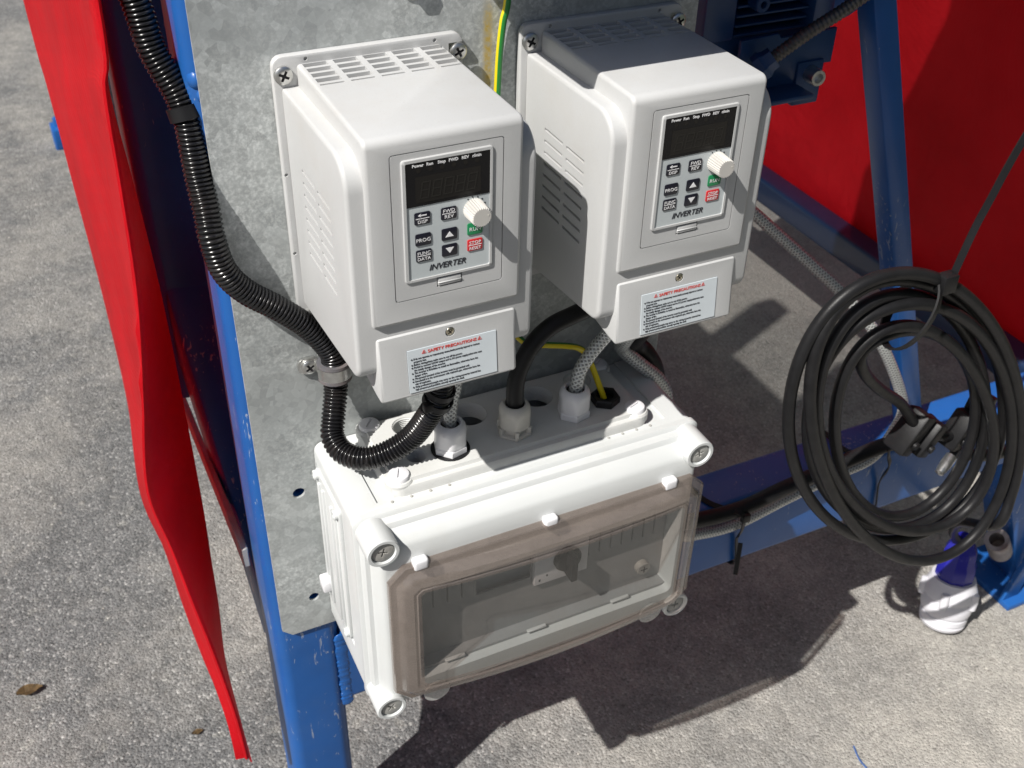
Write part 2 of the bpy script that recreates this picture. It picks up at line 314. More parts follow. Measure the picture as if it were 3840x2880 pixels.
def beam(bm, a, b, wx, wy, r=.003, seg=2, roll=0.):
    """square tube between two points"""
    a, b = Vector(a), Vector(b); d = b - a; t = nb()
    box(t, -wx / 2, wx / 2, -wy / 2, wy / 2, 0, d.length, r, seg)
    q = d.to_track_quat('Z', 'Y').to_matrix().to_4x4() @ Matrix.Rotation(roll, 4, 'Z')
    bmesh.ops.transform(t, matrix=Matrix.Translation(a) @ q, verts=t.verts); join(bm, t); return bm
def prism(bm, pts, axis, a0, a1, r=0, seg=2):
    """extrude a polygon along an axis; pts are the two other coordinates in xyz order"""
    t = nb(); f = []
    for a in (a0, a1):
        f.append([t.verts.new({'x': (a, p[0], p[1]), 'y': (p[0], a, p[1]), 'z': (p[0], p[1], a)}[axis]) for p in pts])
    n = len(pts)
    t.faces.new(f[0]); t.faces.new(f[1][::-1])
    for i in range(n): t.faces.new((f[0][i], f[1][i], f[1][(i + 1) % n], f[0][(i + 1) % n]))
    bmesh.ops.recalc_face_normals(t, faces=t.faces)
    if r:
        cap = [e for e in t.edges if (e.verts[0] in f[0] and e.verts[1] in f[0]) or (e.verts[0] in f[1] and e.verts[1] in f[1])]
        bmesh.ops.bevel(t, geom=cap, offset=r, segments=seg, affect='EDGES', profile=.5)
    join(bm, t); return bm
def rrect(x0, x1, z0, z1, r, n=5):
    p = []
    for cx, cz, a0 in ((x1 - r, z1 - r, 0), (x0 + r, z1 - r, 90), (x0 + r, z0 + r, 180), (x1 - r, z0 + r, 270)):
        for i in range(n + 1):
            a = math.radians(a0 + 90 * i / n); p.append((cx + r * math.cos(a), cz + r * math.sin(a)))
    return p
def loft(bm, rings, cap0=True, cap1=True, closed=True):
    t = nb(); R = [[t.verts.new(p) for p in ring] for ring in rings]; n = len(R[0])
    for a, b in zip(R, R[1:]):
        for i in range(n if closed else n - 1): t.faces.new((a[i], a[(i + 1) % n], b[(i + 1) % n], b[i]))
    if cap0: t.faces.new(R[0][::-1])
    if cap1: t.faces.new(R[-1])
    join(bm, t); return bm
def lathe(bm, prof, c, d=(0, 0, 1), seg=24, cap=True):
    c = Vector(c); q = Vector(d).normalized().to_track_quat('Z', 'Y').to_matrix()
    rings = [[c + q @ Vector((r * math.cos(2 * math.pi * i / seg), r * math.sin(2 * math.pi * i / seg), h)) for i in range(seg)] for r, h in prof]
    return loft(bm, rings, cap, cap)
def spline(pts, per=12, closed=False):
    P = [Vector(p) for p in pts]; out = []; n = len(P)
    for i in range(n if closed else n - 1):
        if closed: p0, p1, p2, p3 = P[i - 1], P[i], P[(i + 1) % n], P[(i + 2) % n]
        else: p0, p1, p2, p3 = P[max(i - 1, 0)], P[i], P[i + 1], P[min(i + 2, n - 1)]
        for k in range(per):
            t = k / per
            out.append(.5 * ((2 * p1) + (p2 - p0) * t + (2 * p0 - 5 * p1 + 4 * p2 - p3) * t * t + (3 * p1 - p0 - 3 * p2 + p3) * t ** 3))
    if not closed: out.append(P[-1])
    return out
def resample(pts, step):
    out = [pts[0].copy()]; acc = 0.
    for a, b in zip(pts, pts[1:]):
        L = (b - a).length
        if L == 0: continue
        pos = step - acc
        while pos <= L: out.append(a.lerp(b, pos / L)); pos += step
        acc = L - (pos - step)
    return out
def tube(bm, pts, rad, seg=12, cap=True, uvs=True):
    """tube on a rotation-minimising frame; rad is a number or f(i, s)"""
    t = nb(); uvl = t.loops.layers.uv.new('UVMap') if uvs else None
    T = [(pts[min(i + 1, len(pts) - 1)] - pts[max(i - 1, 0)]).normalized() for i in range(len(pts))]
    u = T[0].orthogonal().normalized(); R = []; s = 0; ss = []
    for i, p in enumerate(pts):
        if i:
            s += (p - pts[i - 1]).length
            u = (u - T[i] * u.dot(T[i])).normalized()
        v = T[i].cross(u); r = rad(i, s) if callable(rad) else rad; ss.append(s)
        R.append([t.verts.new(p + (u * math.cos(2 * math.pi * k / seg) + v * math.sin(2 * math.pi * k / seg)) * r) for k in range(seg)])
    for i in range(len(R) - 1):
        for k in range(seg):
            f = t.faces.new((R[i][k], R[i][(k + 1) % seg], R[i + 1][(k + 1) % seg], R[i + 1][k]))
            if uvs:
                for lp, (kk, ii) in zip(f.loops, ((k, i), (k + 1, i), (k + 1, i + 1), (k, i + 1))): lp[uvl].uv = (kk / seg, ss[ii])
    if cap: t.faces.new(R[0][::-1]); t.faces.new(R[-1])
    join(bm, t); return bm
def strap(bm, pts, wdt, th, nrm=None):
    """flat band along a path; nrm(i) gives the face direction"""
    T = [(pts[min(i + 1, len(pts) - 1)] - pts[max(i - 1, 0)]).normalized() for i in range(len(pts))]; rings = []
    for i, p in enumerate(pts):
        nn = Vector(nrm(i) if callable(nrm) else nrm).normalized(); side = T[i].cross(nn).normalized(); nn = side.cross(T[i])
        rings.append([p + side * wdt / 2 * a + nn * th / 2 * b for a, b in ((-1, -1), (1, -1), (1, 1), (-1, 1))])
    return loft(bm, rings)
def boolean(bm, cut):
    """bm minus cut, exact"""
    os_ = []
    for b in (bm, cut):
        bmesh.ops.recalc_face_normals(b, faces=b.faces)
        me = bpy.data.meshes.new('tmp'); b.to_mesh(me); b.free(); o = bpy.data.objects.new('tmp', me); C.objects.link(o); os_.append(o)
    md = os_[0].modifiers.new('b', 'BOOLEAN'); md.object = os_[1]; md.operation = 'DIFFERENCE'; md.solver = 'EXACT'; md.use_self = True
    dg = bpy.context.evaluated_depsgraph_get(); me = bpy.data.meshes.new_from_object(os_[0].evaluated_get(dg))
    for o in os_:
        d = o.data; bpy.data.objects.remove(o); bpy.data.meshes.remove(d)
    r = nb(); r.from_mesh(me); bpy.data.meshes.remove(me); return r
def text(bm, body, x, y, z, size, align='LEFT', shear=0., off=0., ext=.00012, sx=1., rot=None):
    """raised print standing in the xz plane, facing -y; x z is the baseline point"""
    cu = bpy.data.curves.new('txt', 'FONT'); cu.body = body; cu.size = size; cu.align_x = align; cu.shear = shear; cu.offset = off * size
    cu.extrude = ext / 2; cu.resolution_u = 2
    o = bpy.data.objects.new('txt', cu); C.objects.link(o)
    dg = bpy.context.evaluated_depsgraph_get(); me = bpy.data.meshes.new_from_object(o.evaluated_get(dg))
    bpy.data.objects.remove(o); bpy.data.curves.remove(cu)
    mt = Matrix(((sx, 0, 0, x), (0, 0, -1, y), (0, 1, 0, z), (0, 0, 0, 1)))
    me.transform(mt); bm.from_mesh(me); bpy.data.meshes.remove(me); return bm
def copy_tree(o, parent=None):
    c = o.copy(); C.objects.link(c); c.parent = parent
    for ch in list(o.children): copy_tree(ch, c)
    return c
# ================================================================== SETTING
b = nb(); bmesh.ops.create_grid(b, x_segments=1, y_segments=1, size=30)
for v in b.verts: v.co.z = GZ
g = ob('ground', b, 'ground', fix=False); g['kind'] = 'structure'
# loose grit on the asphalt
b = nb()
for i in range(1000):
    x = random.uniform(-.9, 1.9); y = random.uniform(-.35, 2.4); r = random.uniform(.0006, .0016)
    t = nb(); bmesh.ops.create_icosphere(t, subdivisions=1, radius=r)
    for v in t.verts: v.co = Vector((v.co.x * random.uniform(.7, 1.4), v.co.y * random.uniform(.7, 1.3), v.co.z * .7)) + Vector((x, y, GZ + r * .35))
    join(b, t)
M['grit'] = pm('pale grit', (.48, .45, .41), .7, var=.5, ns=3)
g = ob('grit', b, 'grit', ang=20); g['kind'] = 'stuff'
# ================================================================== BLUE STEEL FRAME
F = thing('steel_frame', 'blue painted welded square-tube frame carrying the galvanised panel', 'frame', (-.022, .033, GZ))
b = nb(); prism(b, rrect(-.052, .008, .0035, .0635, .012, 6), 'z', GZ, .55); cut = nb()
for x, z, r in ((-.0148, -.3648, .0056), (-.0128, -.4892, .0050), (-.02, .12, .005)): lathe(cut, [(r, 0), (r, .04)], (x, -.003, z), (0, 1, 0), 20)
ob('post', boolean(b, cut), 'blue', F)
b = nb(); prism(b, rrect(.0035, .0600, -.650, -.553, .008, 4), 'x', .0085, .99); ob('cross_beam', b, 'blue', F)
b = nb(); beam(b, (.712, .032, -.556), (.47, .032, .105),   .025, .024, .003); ob('brace', b, 'blue', F)
b = nb(); prism(b, rrect(-.070, -.012, .24, .298, .01, 4), 'z', -.42, .55); ob('rear_post', b, 'blue', F)
b = nb(); beam(b, (-.041, .268, -.30), (-.022, .066, -.60), .05, .05, .006); ob('rear_brace', b, 'blue', F)
b = nb(); prism(b, rrect(.978, 1.020, -.632, -.588, .006, 4), 'y', .02, 1.2); ob('side_rail', b, 'shaded_blue', F)
b = nb(); beam(b, (.905, .033, -.645), (1.03, .033, GZ + .006), .06, .055, .008); ob('splayed_leg', b, 'blue', F)
b = nb(); box(b, .955, 1.13, -.025, .085, GZ, GZ + .010, .002); ob('foot_plate', b, 'blue', F)
b = nb(); prism(b, [(.955, GZ + .0095), (.985, GZ + .0095), (1.0, GZ + .12), (.99, GZ + .13)], 'y', -.012, -.004, .001); ob('gusset', b, 'blue', F)
b = nb(); lathe(b, [(.014, 0), (.016, .004), (.016, .055), (.010, .055), (.010, .02), (.001, .02)], (.945, .012, -.840), (-.55, -.15, .75), 24); ob('lug', b, 'rust', F)
b = nb(); box(b, -.075, .03, -.02, .09, GZ, GZ + .009, .002); ob('foot_plate', b, 'blue', F)
# weld beads: overlapping ripples
def weld(p0, p1, r, n, nm='weld_bead'):
    bb = nb(); p0, p1 = Vector(p0), Vector(p1)
    for i in range(n):
        c = p0.lerp(p1, i / (n - 1)); t = nb(); bmesh.ops.create_uvsphere(t, u_segments=10, v_segments=6, radius=r * random.uniform(.9, 1.1))
        for v in t.verts: v.co = Vector((v.co.x * 1.15, v.co.y * .26, v.co.z * .8)) + c + Vector((random.uniform(-.0006, .0006), 0, 0))
        join(bb, t)
    return ob(nm, bb, 'blue', F, ang=60)
weld((.0075, .0040, -.556), (.0085, .0040, -.652), .0054, 40)
b = nb()
for i, (px, py, pz, pr) in enumerate([(-.045, .012, -.012, .010), (-.048, .02, -.02, .008), (-.043, .008, -.022, .007), (-.05, .03, -.010, .008), (-.042, .008, -.03, .005)]):
    t = nb(); bmesh.ops.create_uvsphere(t, u_segments=12, v_segments=8, radius=pr)
    for v in t.verts: v.co = Vector((v.co.x * .6, v.co.y, v.co.z * .8)) + Vector((px, py, pz))
    join(b, t)
ob('weld_bead', b, 'blue', F, ang=60)
# upper members out of the frame
b = nb(); box(b, -.09, .098, .066, .84, .125, .17, .004); ob('deck', b, 'blue', F)
# ================================================================== GALVANISED PANEL
def panel():
    bm = nb(); out = [(-.046, .30), (.321, .30), (.321, -.5285), (-.036, -.5285), (-.0445, -.520)]
    prism(bm, out, 'y', .0005, .0030)
    cut = nb()
    for x, z, r in ((-.0148, -.3648, .0052), (-.0128, -.4892, .0047), (-.02, .12, .005)):
        lathe(cut, [(r, 0), (r, .01)], (x, -.003, z), (0, 1, 0), 20)
    return boolean(bm, cut)
pn = ob('mounting_panel', panel(), 'galv', ang=30); tag(pn, 'galvanised steel sheet bolted upright to the blue post behind the inverters', 'panel')
# ================================================================== INVERTER
W = .1304; X0, X1 = .0152, .1152; FY = -.1323; KX = .0006   # KX: keypad seen a hair right of centre
def cross_screw(r, h, slot, depth=.0014):
    """pan head along -y at the origin, head seat at y=0"""
    bm = nb(); lathe(bm, [(r * .96, 0), (r, .0006), (r * .97, h * .55), (r * .8, h * .85), (r * .45, h), (.0002, h)], (0, 0, 0), (0, -1, 0), 28)
    cut = nb()
    for a in (.4, .4 + math.pi / 2):
        t = nb(); box(t, -slot, slot, -h - .001, -h + depth, -slot * .24, slot * .24)
        bmesh.ops.rotate(t, cent=(0, 0, 0), matrix=Matrix.Rotation(a, 3, 'Y'), verts=t.verts)
        join(cut, t)
    t2 = nb(); lathe(t2, [(slot * .45, 0), (slot * .4, depth * 1.3)], (0, -h - .0005, 0), (0, 1, 0), 10)
    r1 = boolean(bm, cut); r1 = boolean(r1, t2)
    me = bpy.data.meshes.new('screw'); r1.to_mesh(me); r1.free(); finish(me, 35)
    for p in me.polygons:
        c = p.center
        if c.y > -h + .0004 and math.hypot(c.x, c.z) < slot * 1.05 and c.y < -.0002: p.material_index = 1  # pocket faces take the painted shade
    return me
SCREW = cross_screw(.0062, .0032, .0036); SCREW.materials.append(M['zinc']); SCREW.materials.append(M['recess_shade'])
def place_screw(name, c, parent, me=SCREW, rot=0., mat='zinc', d=None):
    o = bpy.data.objects.new(name, me); C.objects.link(o)
    if mat and not me.materials: me.materials.append(M[mat])
    if parent: o.parent = parent; o.location = Vector(c) - root_loc(parent)
    else: o.location = c
    o.rotation_euler = (0, rot, 0)
    if d is not None: o.rotation_euler = Vector(d).to_track_quat('-Y', 'Z').to_euler()
    return o

I = thing('inverter', 'white inverter beside the conduit, fully sunlit on top', 'inverter', (0, 0, 0), 'inverters mounted on the panel')
def arc(cx, cy, r, a0, a1, n=8):
    return [(cx + r * math.cos(math.radians(a0 + (a1 - a0) * i / n)), cy + r * math.sin(math.radians(a0 + (a1 - a0) * i / n))) for i in range(n + 1)]
# back flange with screw notches on the right edge
fl = rrect(0, W, -.2015, 0, .007, 4)
b = nb(); prism(b, fl, 'y', .0004, -.0062, .0012)
cut = nb(); box(cut, W - .0105, W + .01, -.02, .02, -.0185, -.0065); box(cut, W - .0105, W + .01, -.02, .02, -.1965, -.1845)
for x, z in ((.022, -.0032), (.110, -.0032), (.0018, -.080), (.0018, -.140)): lathe(cut, [(.0013, 0), (.0013, .004)], (x, -.0085, z), (0, 1, 0), 10)
ob('back_flange', boolean(b, cut), 'inv', I)
# wide housing behind the cover
hp = [(-.0063, -.020)] + arc(-.1085, -.0385, .0205, 90, 180, 10) + arc(-.1175, -.1595, .0115, 180, 262, 8) + [(-.0063, -.182)]
hp = [(y, z) for y, z in hp]
b = nb(); prism(b, hp, 'x', .0042, W - .0042, .0028, 3)
cut = nb()
for r_ in range(8):
    z = -.0625 - r_ * .0086
    for ya, yb in ((-.0385, -.0655), (-.0705, -.0960)):
        box(cut, .000, .0115, yb, ya, z - .0011, z + .0011); box(cut, W - .0115, W, yb, ya, z - .0011, z + .0011)
# screw pockets: the upper corners stay open round the mounting screws
ob('housing', boolean(b, cut), 'inv', I)
# raised centre cover with grille
cp = [(-.0062, -.0062)] + arc(FY + .0055, -.0062 - .0055, .0055, 90, 180, 6) + [(FY, -.1285), (-.1220, -.1395), (-.1220, -.176), (-.0062, -.181)]
b = nb(); prism(b, cp, 'x', X0, X1, .0026, 3)
cut = nb()
for c_ in range(5):
    xa = .0193 + c_ * .0199
    for r_ in range(5):
        ya = -.0068 - r_ * .0090
        if r_ < 4: box(cut, xa, xa + .0157, ya - .0060, ya, -.016, .002)
        else: box(cut, xa, xa + .0157, ya - .0022, ya - .0002, -.0080, .002)
def ring_cut(bm, x0, x1, z0, z1, wd, dep):
    o1, o2 = rrect(x0, x1, z0, z1, .0022, 3), rrect(x0 + wd, x1 - wd, z0 + wd, z1 - wd, .0022 - wd, 3)
    f0, f1 = FY - .001, FY + dep
    loft(bm, [[(x, f0, z) for x, z in o1], [(x, f1, z) for x, z in o1], [(x, f1, z) for x, z in o2], [(x, f0, z) for x, z in o2], [(x, f0, z) for x, z in o1]], False, False)
    bmesh.ops.remove_doubles(bm, verts=bm.verts, dist=1e-6)
cover = boolean(b, cut)
rc = nb(); ring_cut(rc, .0302, .1022, -.1147, -.0167, .0007, .0012); cover = boolean(cover, rc)
cut = nb(); box(cut, .0389, .0932, FY - .001, FY + .0022, -.1006, -.0230); box(cut, .0578, .0746, FY - .001, FY + .004, -.1095, -.0995)
cover = boolean(cover, cut)
ob('front_cover', cover, 'inv', I)
# raised rim of the keypad
b = nb(); o1, o2 = rrect(.0370, .0947, -.1022, -.0210, .0018, 3), rrect(.0393, .0928, -.1003, -.0232, .0008, 3)
loft(b, [[(x, FY + .0003, z) for x, z in o1], [(x, FY - .0008, z) for x, z in o1],
         [(x + .0004 * (1 if x < .066 else -1), FY - .0012, z + .0004 * (1 if z < -.06 else -1)) for x, z in o1],
         [(x, FY - .0012, z) for x, z in o2], [(x, FY + .0018, z) for x, z in o2]], False, False)
ob('keypad_rim', b, 'inv', I)
KF = FY - .0004
b = nb(); box(b, .0394, .0927, KF, KF + .0008, -.1002, -.0233); kf = ob('keypad_face', b, 'keypad', I)
b = nb(); text(b, 'INVERTER', .0525, KF - .0002, -.0961, .0056, shear=.28, off=.012, sx=.98); ob('keypad_lettering', b, 'ink_black', kf)
b = nb(); 
for a in (20, 45, 70, 95, 118): lathe(b, [(.0005, 0), (.0005, .0001)], (.0823 + .0078 * math.cos(math.radians(a)), KF - .0001, -.0600 + .0078 * math.sin(math.radians(a))), (0, -1, 0), 8)
ob('dial_dots', b, 'ink_black', kf)
b = nb(); box(b, .0394, .0927, KF - .0004, KF + .0001, -.0512, -.0233); dp = ob('display', b, 'black_gloss', I)
b = nb(); box(b, .0453, .0867, KF - .0006, KF - .0003, -.0491, -.0324); ob('display_window', b, 'window_black', dp)
b = nb()
def seg7(bm, x, z, w_, h, on):
    sk = .16
    def q(xa, xb, za, zb):
        t = nb(); box(t, xa, xb, KF - .0008, KF - .0005, za, zb)
        for v in t.verts: v.co.x += (v.co.z - z) * sk
        join(bm, t)
    s = .0008; 
    if 'a' in on: q(x, x + w_, z + h - s, z + h)
    if 'g' in on: q(x, x + w_, z + h / 2 - s / 2, z + h / 2 + s / 2)
    if 'd' in on: q(x, x + w_, z, z + s)
    if 'f' in on: q(x - s, x, z + h / 2, z + h)
    if 'b' in on: q(x + w_, x + w_ + s, z + h / 2, z + h)
    if 'e' in on: q(x - s, x, z, z + h / 2)
    if 'c' in on: q(x + w_, x + w_ + s, z, z + h / 2)
for i in range(5): seg7(b, .0485 + i * .0074, -.0466, .0042, .0108, 'abcdefg')
ob('digit_segments', b, 'segment', dp)
b = nb()
for i, wd in enumerate(['Power', 'Run', 'Stop', 'FWD', 'REV', 'r/min']): text(b, wd, .0472 + i * .00738, KF - .0006, -.0262, .0027, 'CENTER', off=.018)
ob('display_lettering', b, 'ink_white', dp)
b = nb()
for i in range(6): lathe(b, [(.0014, 0), (.0014, .0002)], (.0475 + i * .00736, KF - .0004, -.0286), (0, -1, 0), 14)
ob('indicator_windows', b, 'window_black', dp)
KEYS = [(.0440, -.0553, 'btn_black', 'arrow/DISP'), (.0609, -.0554, 'btn_black', 'FWD/REV'), (.0442, -.0695, 'btn_black', 'PROG'), (.0611, -.0695, 'btn_black', 'up'),
        (.0611, -.0805, 'btn_black', 'down'), (.0443, -.0805, 'btn_black', 'FUNC/DATA'), (.0779, -.0693, 'btn_green', 'RUN'), (.0779, -.0805, 'btn_red', 'STOP/RESET')]
for x, z, mt, tx in KEYS:
    w_, h_ = .0102, .0081
    bb = nb(); prism(bb, rrect(x, x + w_, z - h_, z, .0011, 4), 'y', KF - .0007, KF, .0003, 2); k = ob('button', bb, mt, I)
    y = KF - .00085; cx = x + w_ / 2; b = nb()
    if tx == 'up': prism(b, [(cx - .0027, z - .0057), (cx + .0027, z - .0057), (cx, z - .0021)], 'y', y, y + .0002)
    elif tx == 'down': prism(b, [(cx - .0027, z - .0022), (cx + .0027, z - .0022), (cx, z - .0060)], 'y', y, y + .0002)
    elif '/' in tx:
        a_, c_ = tx.split('/'); sz = .00325 if len(a_) < 4 and len(c_) < 5 else .0030
        box(b, x + .0008, x + w_ - .0008, y, y + .0002, z - .0042, z - .00385)
        if a_ == 'arrow':
            box(b, cx - .0012, cx + .0027, y, y + .0002, z - .00235, z - .00165)
            prism(b, [(cx - .0028, z - .0020), (cx - .0010, z - .0009), (cx - .0010, z - .0031)], 'y', y, y + .0002)
        else: text(b, a_, cx, y, z - .0033, sz, 'CENTER', off=.0, sx=1.08)
        text(b, c_, cx, y, z - .0071, sz if len(c_) < 5 else .00275, 'CENTER', off=.0, sx=1.08)
    else: text(b, tx, cx, y, z - .0054, .0036 if tx == 'RUN' else .0034, 'CENTER', off=.0, sx=1.05)
    ob('button_print', b, 'ink_white', k)
# fluted knob
b = nb(); n_ = 28; rings = []
for h, rr in ((0, .0066), (.0006, .0067), (.0121, .0061), (.0128, .0057)):
    rings.append([(.0823 + (rr + (.0004 if i % 2 else -.0003) * (h > .0001)) * math.cos(2 * math.pi * i / (2 * n_)), KF - h, -.0600 + (rr + (.0004 if i % 2 else -.0003)) * math.sin(2 * math.pi * i / (2 * n_))) for i in range(2 * n_)])
loft(b, rings); kn = ob('knob', b, 'knob', I, ang=25)
b = nb(); lathe(b, [(.0006, 0), (.0006, .00015)], (.0863, KF - .0128, -.0590), (0, -1, 0), 10); ob('knob_mark', b, 'beige', kn)
b = nb(); box(b, .0584, .0740, FY - .0006, FY + .003, -.1088, -.1032, .0008, 2); box(b, .0584, .0740, FY - .0010, FY + .001, -.1068, -.1060, .0003, 1); ob('latch', b, 'inv', I)
# terminal cover
TX0, TX1 = .0168, .1136
def ty(z): return -.1302 - (-.1399 - z) / .0479 * .0047
tp = [(-.090, -.1405), (-.1285, -.1399), (-.1302, -.1412), (-.1345, -.1860), (-.1330, -.1880), (-.1240, -.1878), (-.090, -.1830)]
b = nb(); prism(b, tp, 'x', TX0, TX1, .0022, 3)
cut = nb(); t = nb(); box(t, .0361, .0990, -.14, -.1, -.1844, -.1525)
for v in t.verts: v.co.y = ty(v.co.z) + (.0006 if v.co.y > -.12 else -.004)
join(cut, t); lathe(cut, [(.0034, 0), (.0034, .006)], (.0668, ty(-.1463) - .004, -.1463), (0, 1, 0), 20)
tcv = ob('terminal_cover', boolean(b, cut), 'inv', I)
b = nb(); t = nb(); box(t, .0364, .0987, -.001, .0004, -.1841, -.1528)
for v in t.verts: v.co.y += ty(v.co.z) + .0006
join(b, t); ob('warning_label', b, 'label', tcv)
def onlabel(bm):
    for v in bm.verts: v.co.y += ty(v.co.z) - .0006
    return bm
b = nb(); text(b, 'SAFETY PRECAUTIONS', .0675, 0, -.1568, .0030, 'CENTER', off=.02, sx=1.12)
for cx in (.0478, .0868):
    for o_, i_ in (((0, .0030), (0, .0021)),):
        for a in range(3):
            A = [(cx + .0018 * math.sin(2 * math.pi * k / 3), -.1558 + .0018 * math.cos(2 * math.pi * k / 3)) for k in range(3)]
            p0, p1 = A[a], A[(a + 1) % 3]; d = Vector((p1[0] - p0[0], p1[1] - p0[1])).normalized() * .0004; nn = Vector((d.y, -d.x)).normalized() * .00035
            ins = Vector((cx, -.1558))
            q = [p0, p1, tuple(Vector(p1).lerp(ins, .25)), tuple(Vector(p0).lerp(ins, .25))]
            prism(b, q, 'y', -.00006, .00006)
    prism(b, [(cx - .0002, -.1552), (cx + .0003, -.1552), (cx, -.1560), (cx + .0003, -.1560), (cx - .0002, -.1570)], 'y', -.00006, .00006)
ob('label_title', onlabel(b), 'ink_red', tcv)
LINES = ['*If do not operate as request,may cause,death,severely injured or serious', ' property loss.', '*Before wiring,please make sure to cut off the power.',
         '*Forbid to connect U/V/W output and to AC power supply,otherwise caus', ' the totally damage of the inverter', '*The inverter is forbidden to install on flammables, otherwise have the',
         ' danger of fire.', '*The ground terminal of the inverter must be grounded well.', '*Dou,install it in the environment with explosive gas, otherwise have the',
         ' risk of explosion.', '*Only professional people may carry on the wiring,converter internal has', ' high pressure,and prohibits secretly opening the shell.']
b = nb()
for i, ln in enumerate(LINES):
    z = -.1600 - i * .00206
    if ln[0] == '*': prism(b, [(.0384, z + .0005), (.0391, z + .0012), (.0398, z + .0005), (.0391, z - .0002)], 'y', -.00006, .00006)
    text(b, ln[1:], .0402, 0, z, .00198, sx=.80, off=.006)
ob('label_text', onlabel(b), 'ink_black', tcv)
sm = cross_screw(.0029, .0014, .0018, .0008); sm.materials.append(M['brass']); sm.materials.append(M['recess_shade'])
place_screw('cover_screw', (.0668, ty(-.1463) + .0012, -.1463), tcv, sm, .5)
for x, z, rt in ((.0064, -.0115, .1), (.1262, -.0125, .7), (.0072, -.1935, .3), (.1262, -.1905, 1.1)): place_screw('mounting_screw', (x, -.0066, z), I, SCREW, rt)
I2 = copy_tree(I); I2.location = (.1736, 0, -.0014)
I2['label'] = 'white inverter half shaded on top, with a black cable curving in beneath it'
# ================================================================== DISTRIBUTION BOX
D = thing('distribution_box', 'white weatherproof box with a smoked window door under the inverters', 'electrical box', (.15, -.06, -.5195))
b = nb(); prism(b, rrect(.001, .299, -.5195, -.3165, .008, 5), 'y', -.0002, -.0940, .001)
cut = nb(); box(cut, .0235, .2765, -.0868, .01, -.3185, -.30); box(cut, -.01, .002, -.07, -.003, -.4855, -.3335); box(cut, .050, .245, -.078, -.010, -.385, -.3100); box(cut, .030, .270, -.0960, -.012, -.500, -.380)
base = boolean(b, cut); ob('base', base, 'box', D)
# ribbed knock-out panel in the left side
b = nb(); prism(b, rrect(-.0650, -.0055, -.4835, -.3350, .005, 3), 'x', .0028, -.0008, .0009)
for yy in (-.0165, -.0260, -.0465, -.0560): box(b, -.0028, .0005, yy - .0017, yy + .0017, -.474, -.345, .0007, 2)
ko = ob('side_panel', b, 'box', D)
for yy, zz in ((-.0105, -.3405), (-.0600, -.3420), (-.0600, -.4770)):
    b = nb(); lathe(b, [(.0042, 0), (.0042, .0030), (.0035, .0036), (.0022, .0036), (.0022, .0022), (.0002, .0022)], (-.0004, yy, zz), (-1, 0, 0), 20); ob('panel_screw', b, 'box', ko)
b = nb(); box(b, -.0095, -.0006, -.0260, -.0130, -.4610, -.4490, .0015); ob('panel_clip', b, 'white', ko)
for i in range(4):
    for x0_, dx in ((.0345, .0155), (.2205, .0130)):
        b = nb(); lathe(b, [(.0013, 0), (.0012, .0004), (.0004, .0007), (.0001, .0007)], (x0_ + i * dx, -.0905, -.3163), (0, 0, 1), 10); ob('rim_pip', b, 'grey_plastic', D)
# lid: stepped loft with a window opening
def rr4(l, r, t_, b_, y, rad=.008): return [(x, y, z) for x, z in rrect(-.0005 + l, .3005 - r, -.5205 + b_, -.3155 - t_, rad, 5)]
rings = [rr4(0, 0, 0, 0, -.0945), rr4(0, 0, 0, 0, -.0995, .008), rr4(.001, .001, .001, .001, -.1005), rr4(.0035, .0035, .0035, .0035, -.1015), rr4(.0045, .0045, .0045, .0045, -.1075), rr4(.0052, .0052, .006, .0052, -.1085),
         rr4(.0085, .0085, .0085, .0085, -.1095), rr4(.0095, .0095, .0105, .0095, -.1135), rr4(.0125, .0125, .0150, .012, -.1200), rr4(.0145, .0145, .0190, .013, -.1222), rr4(.0165, .0165, .033, .0185, -.1232),
         [(x, -.1232, z) for x, z in rrect(.040, .280, -.4890, -.3850, .006, 5)], [(x, -.1040, z) for x, z in rrect(.041, .279, -.4880, -.3860, .006, 5)]]
b = nb(); loft(b, rings, True, False); lid = ob('lid', b, 'box', D, ang=28, fix=True)
b = nb(); box(b, .0405, .2795, -.1040, -.1020, -.4885, -.3855); cut = nb(); box(cut, .0980, .1475, -.12, -.09, -.4330, -.3920); b = boolean(b, cut); box(b, .0405, .2795, -.1150, -.1040, -.4885, -.4855); ob('inner_cover', b, 'mask', lid)
SC = [(.0137, -.3290), (.2866, -.3288), (.0122, -.5068), (.2860, -.5080)]
for i, (x, z) in enumerate(SC):
    b = nb(); lathe(b, [(.0128, 0), (.0128, .0315), (.0120, .0325), (.0098, .0325), (.0094, .0315), (.0092, .0285), (.0002, .0285)], (x, -.0948, z), (0, -1, 0), 32); bo = ob('screw_boss', b, 'box', D)
    bm = nb(); lathe(bm, [(.0088, 0), (.0088, .0020), (.0080, .0026), (.0002, .0026)], (0, 0, 0), (0, -1, 0), 28)
    cut = nb()
    for a in (.3, .3 + math.pi / 2):
        t = nb(); box(t, -.0040, .0040, -.005, -.0008, -.0008, .0008); bmesh.ops.rotate(t, cent=(0, 0, 0), matrix=Matrix.Rotation(a + i, 3, 'Y'), verts=t.verts); join(cut, t)
    bm = boolean(bm, cut); bmesh.ops.translate(bm, vec=(x, -.1231, z), verts=bm.verts); ob('lid_screw', bm, 'grey_plastic', bo)
# cable entry plate

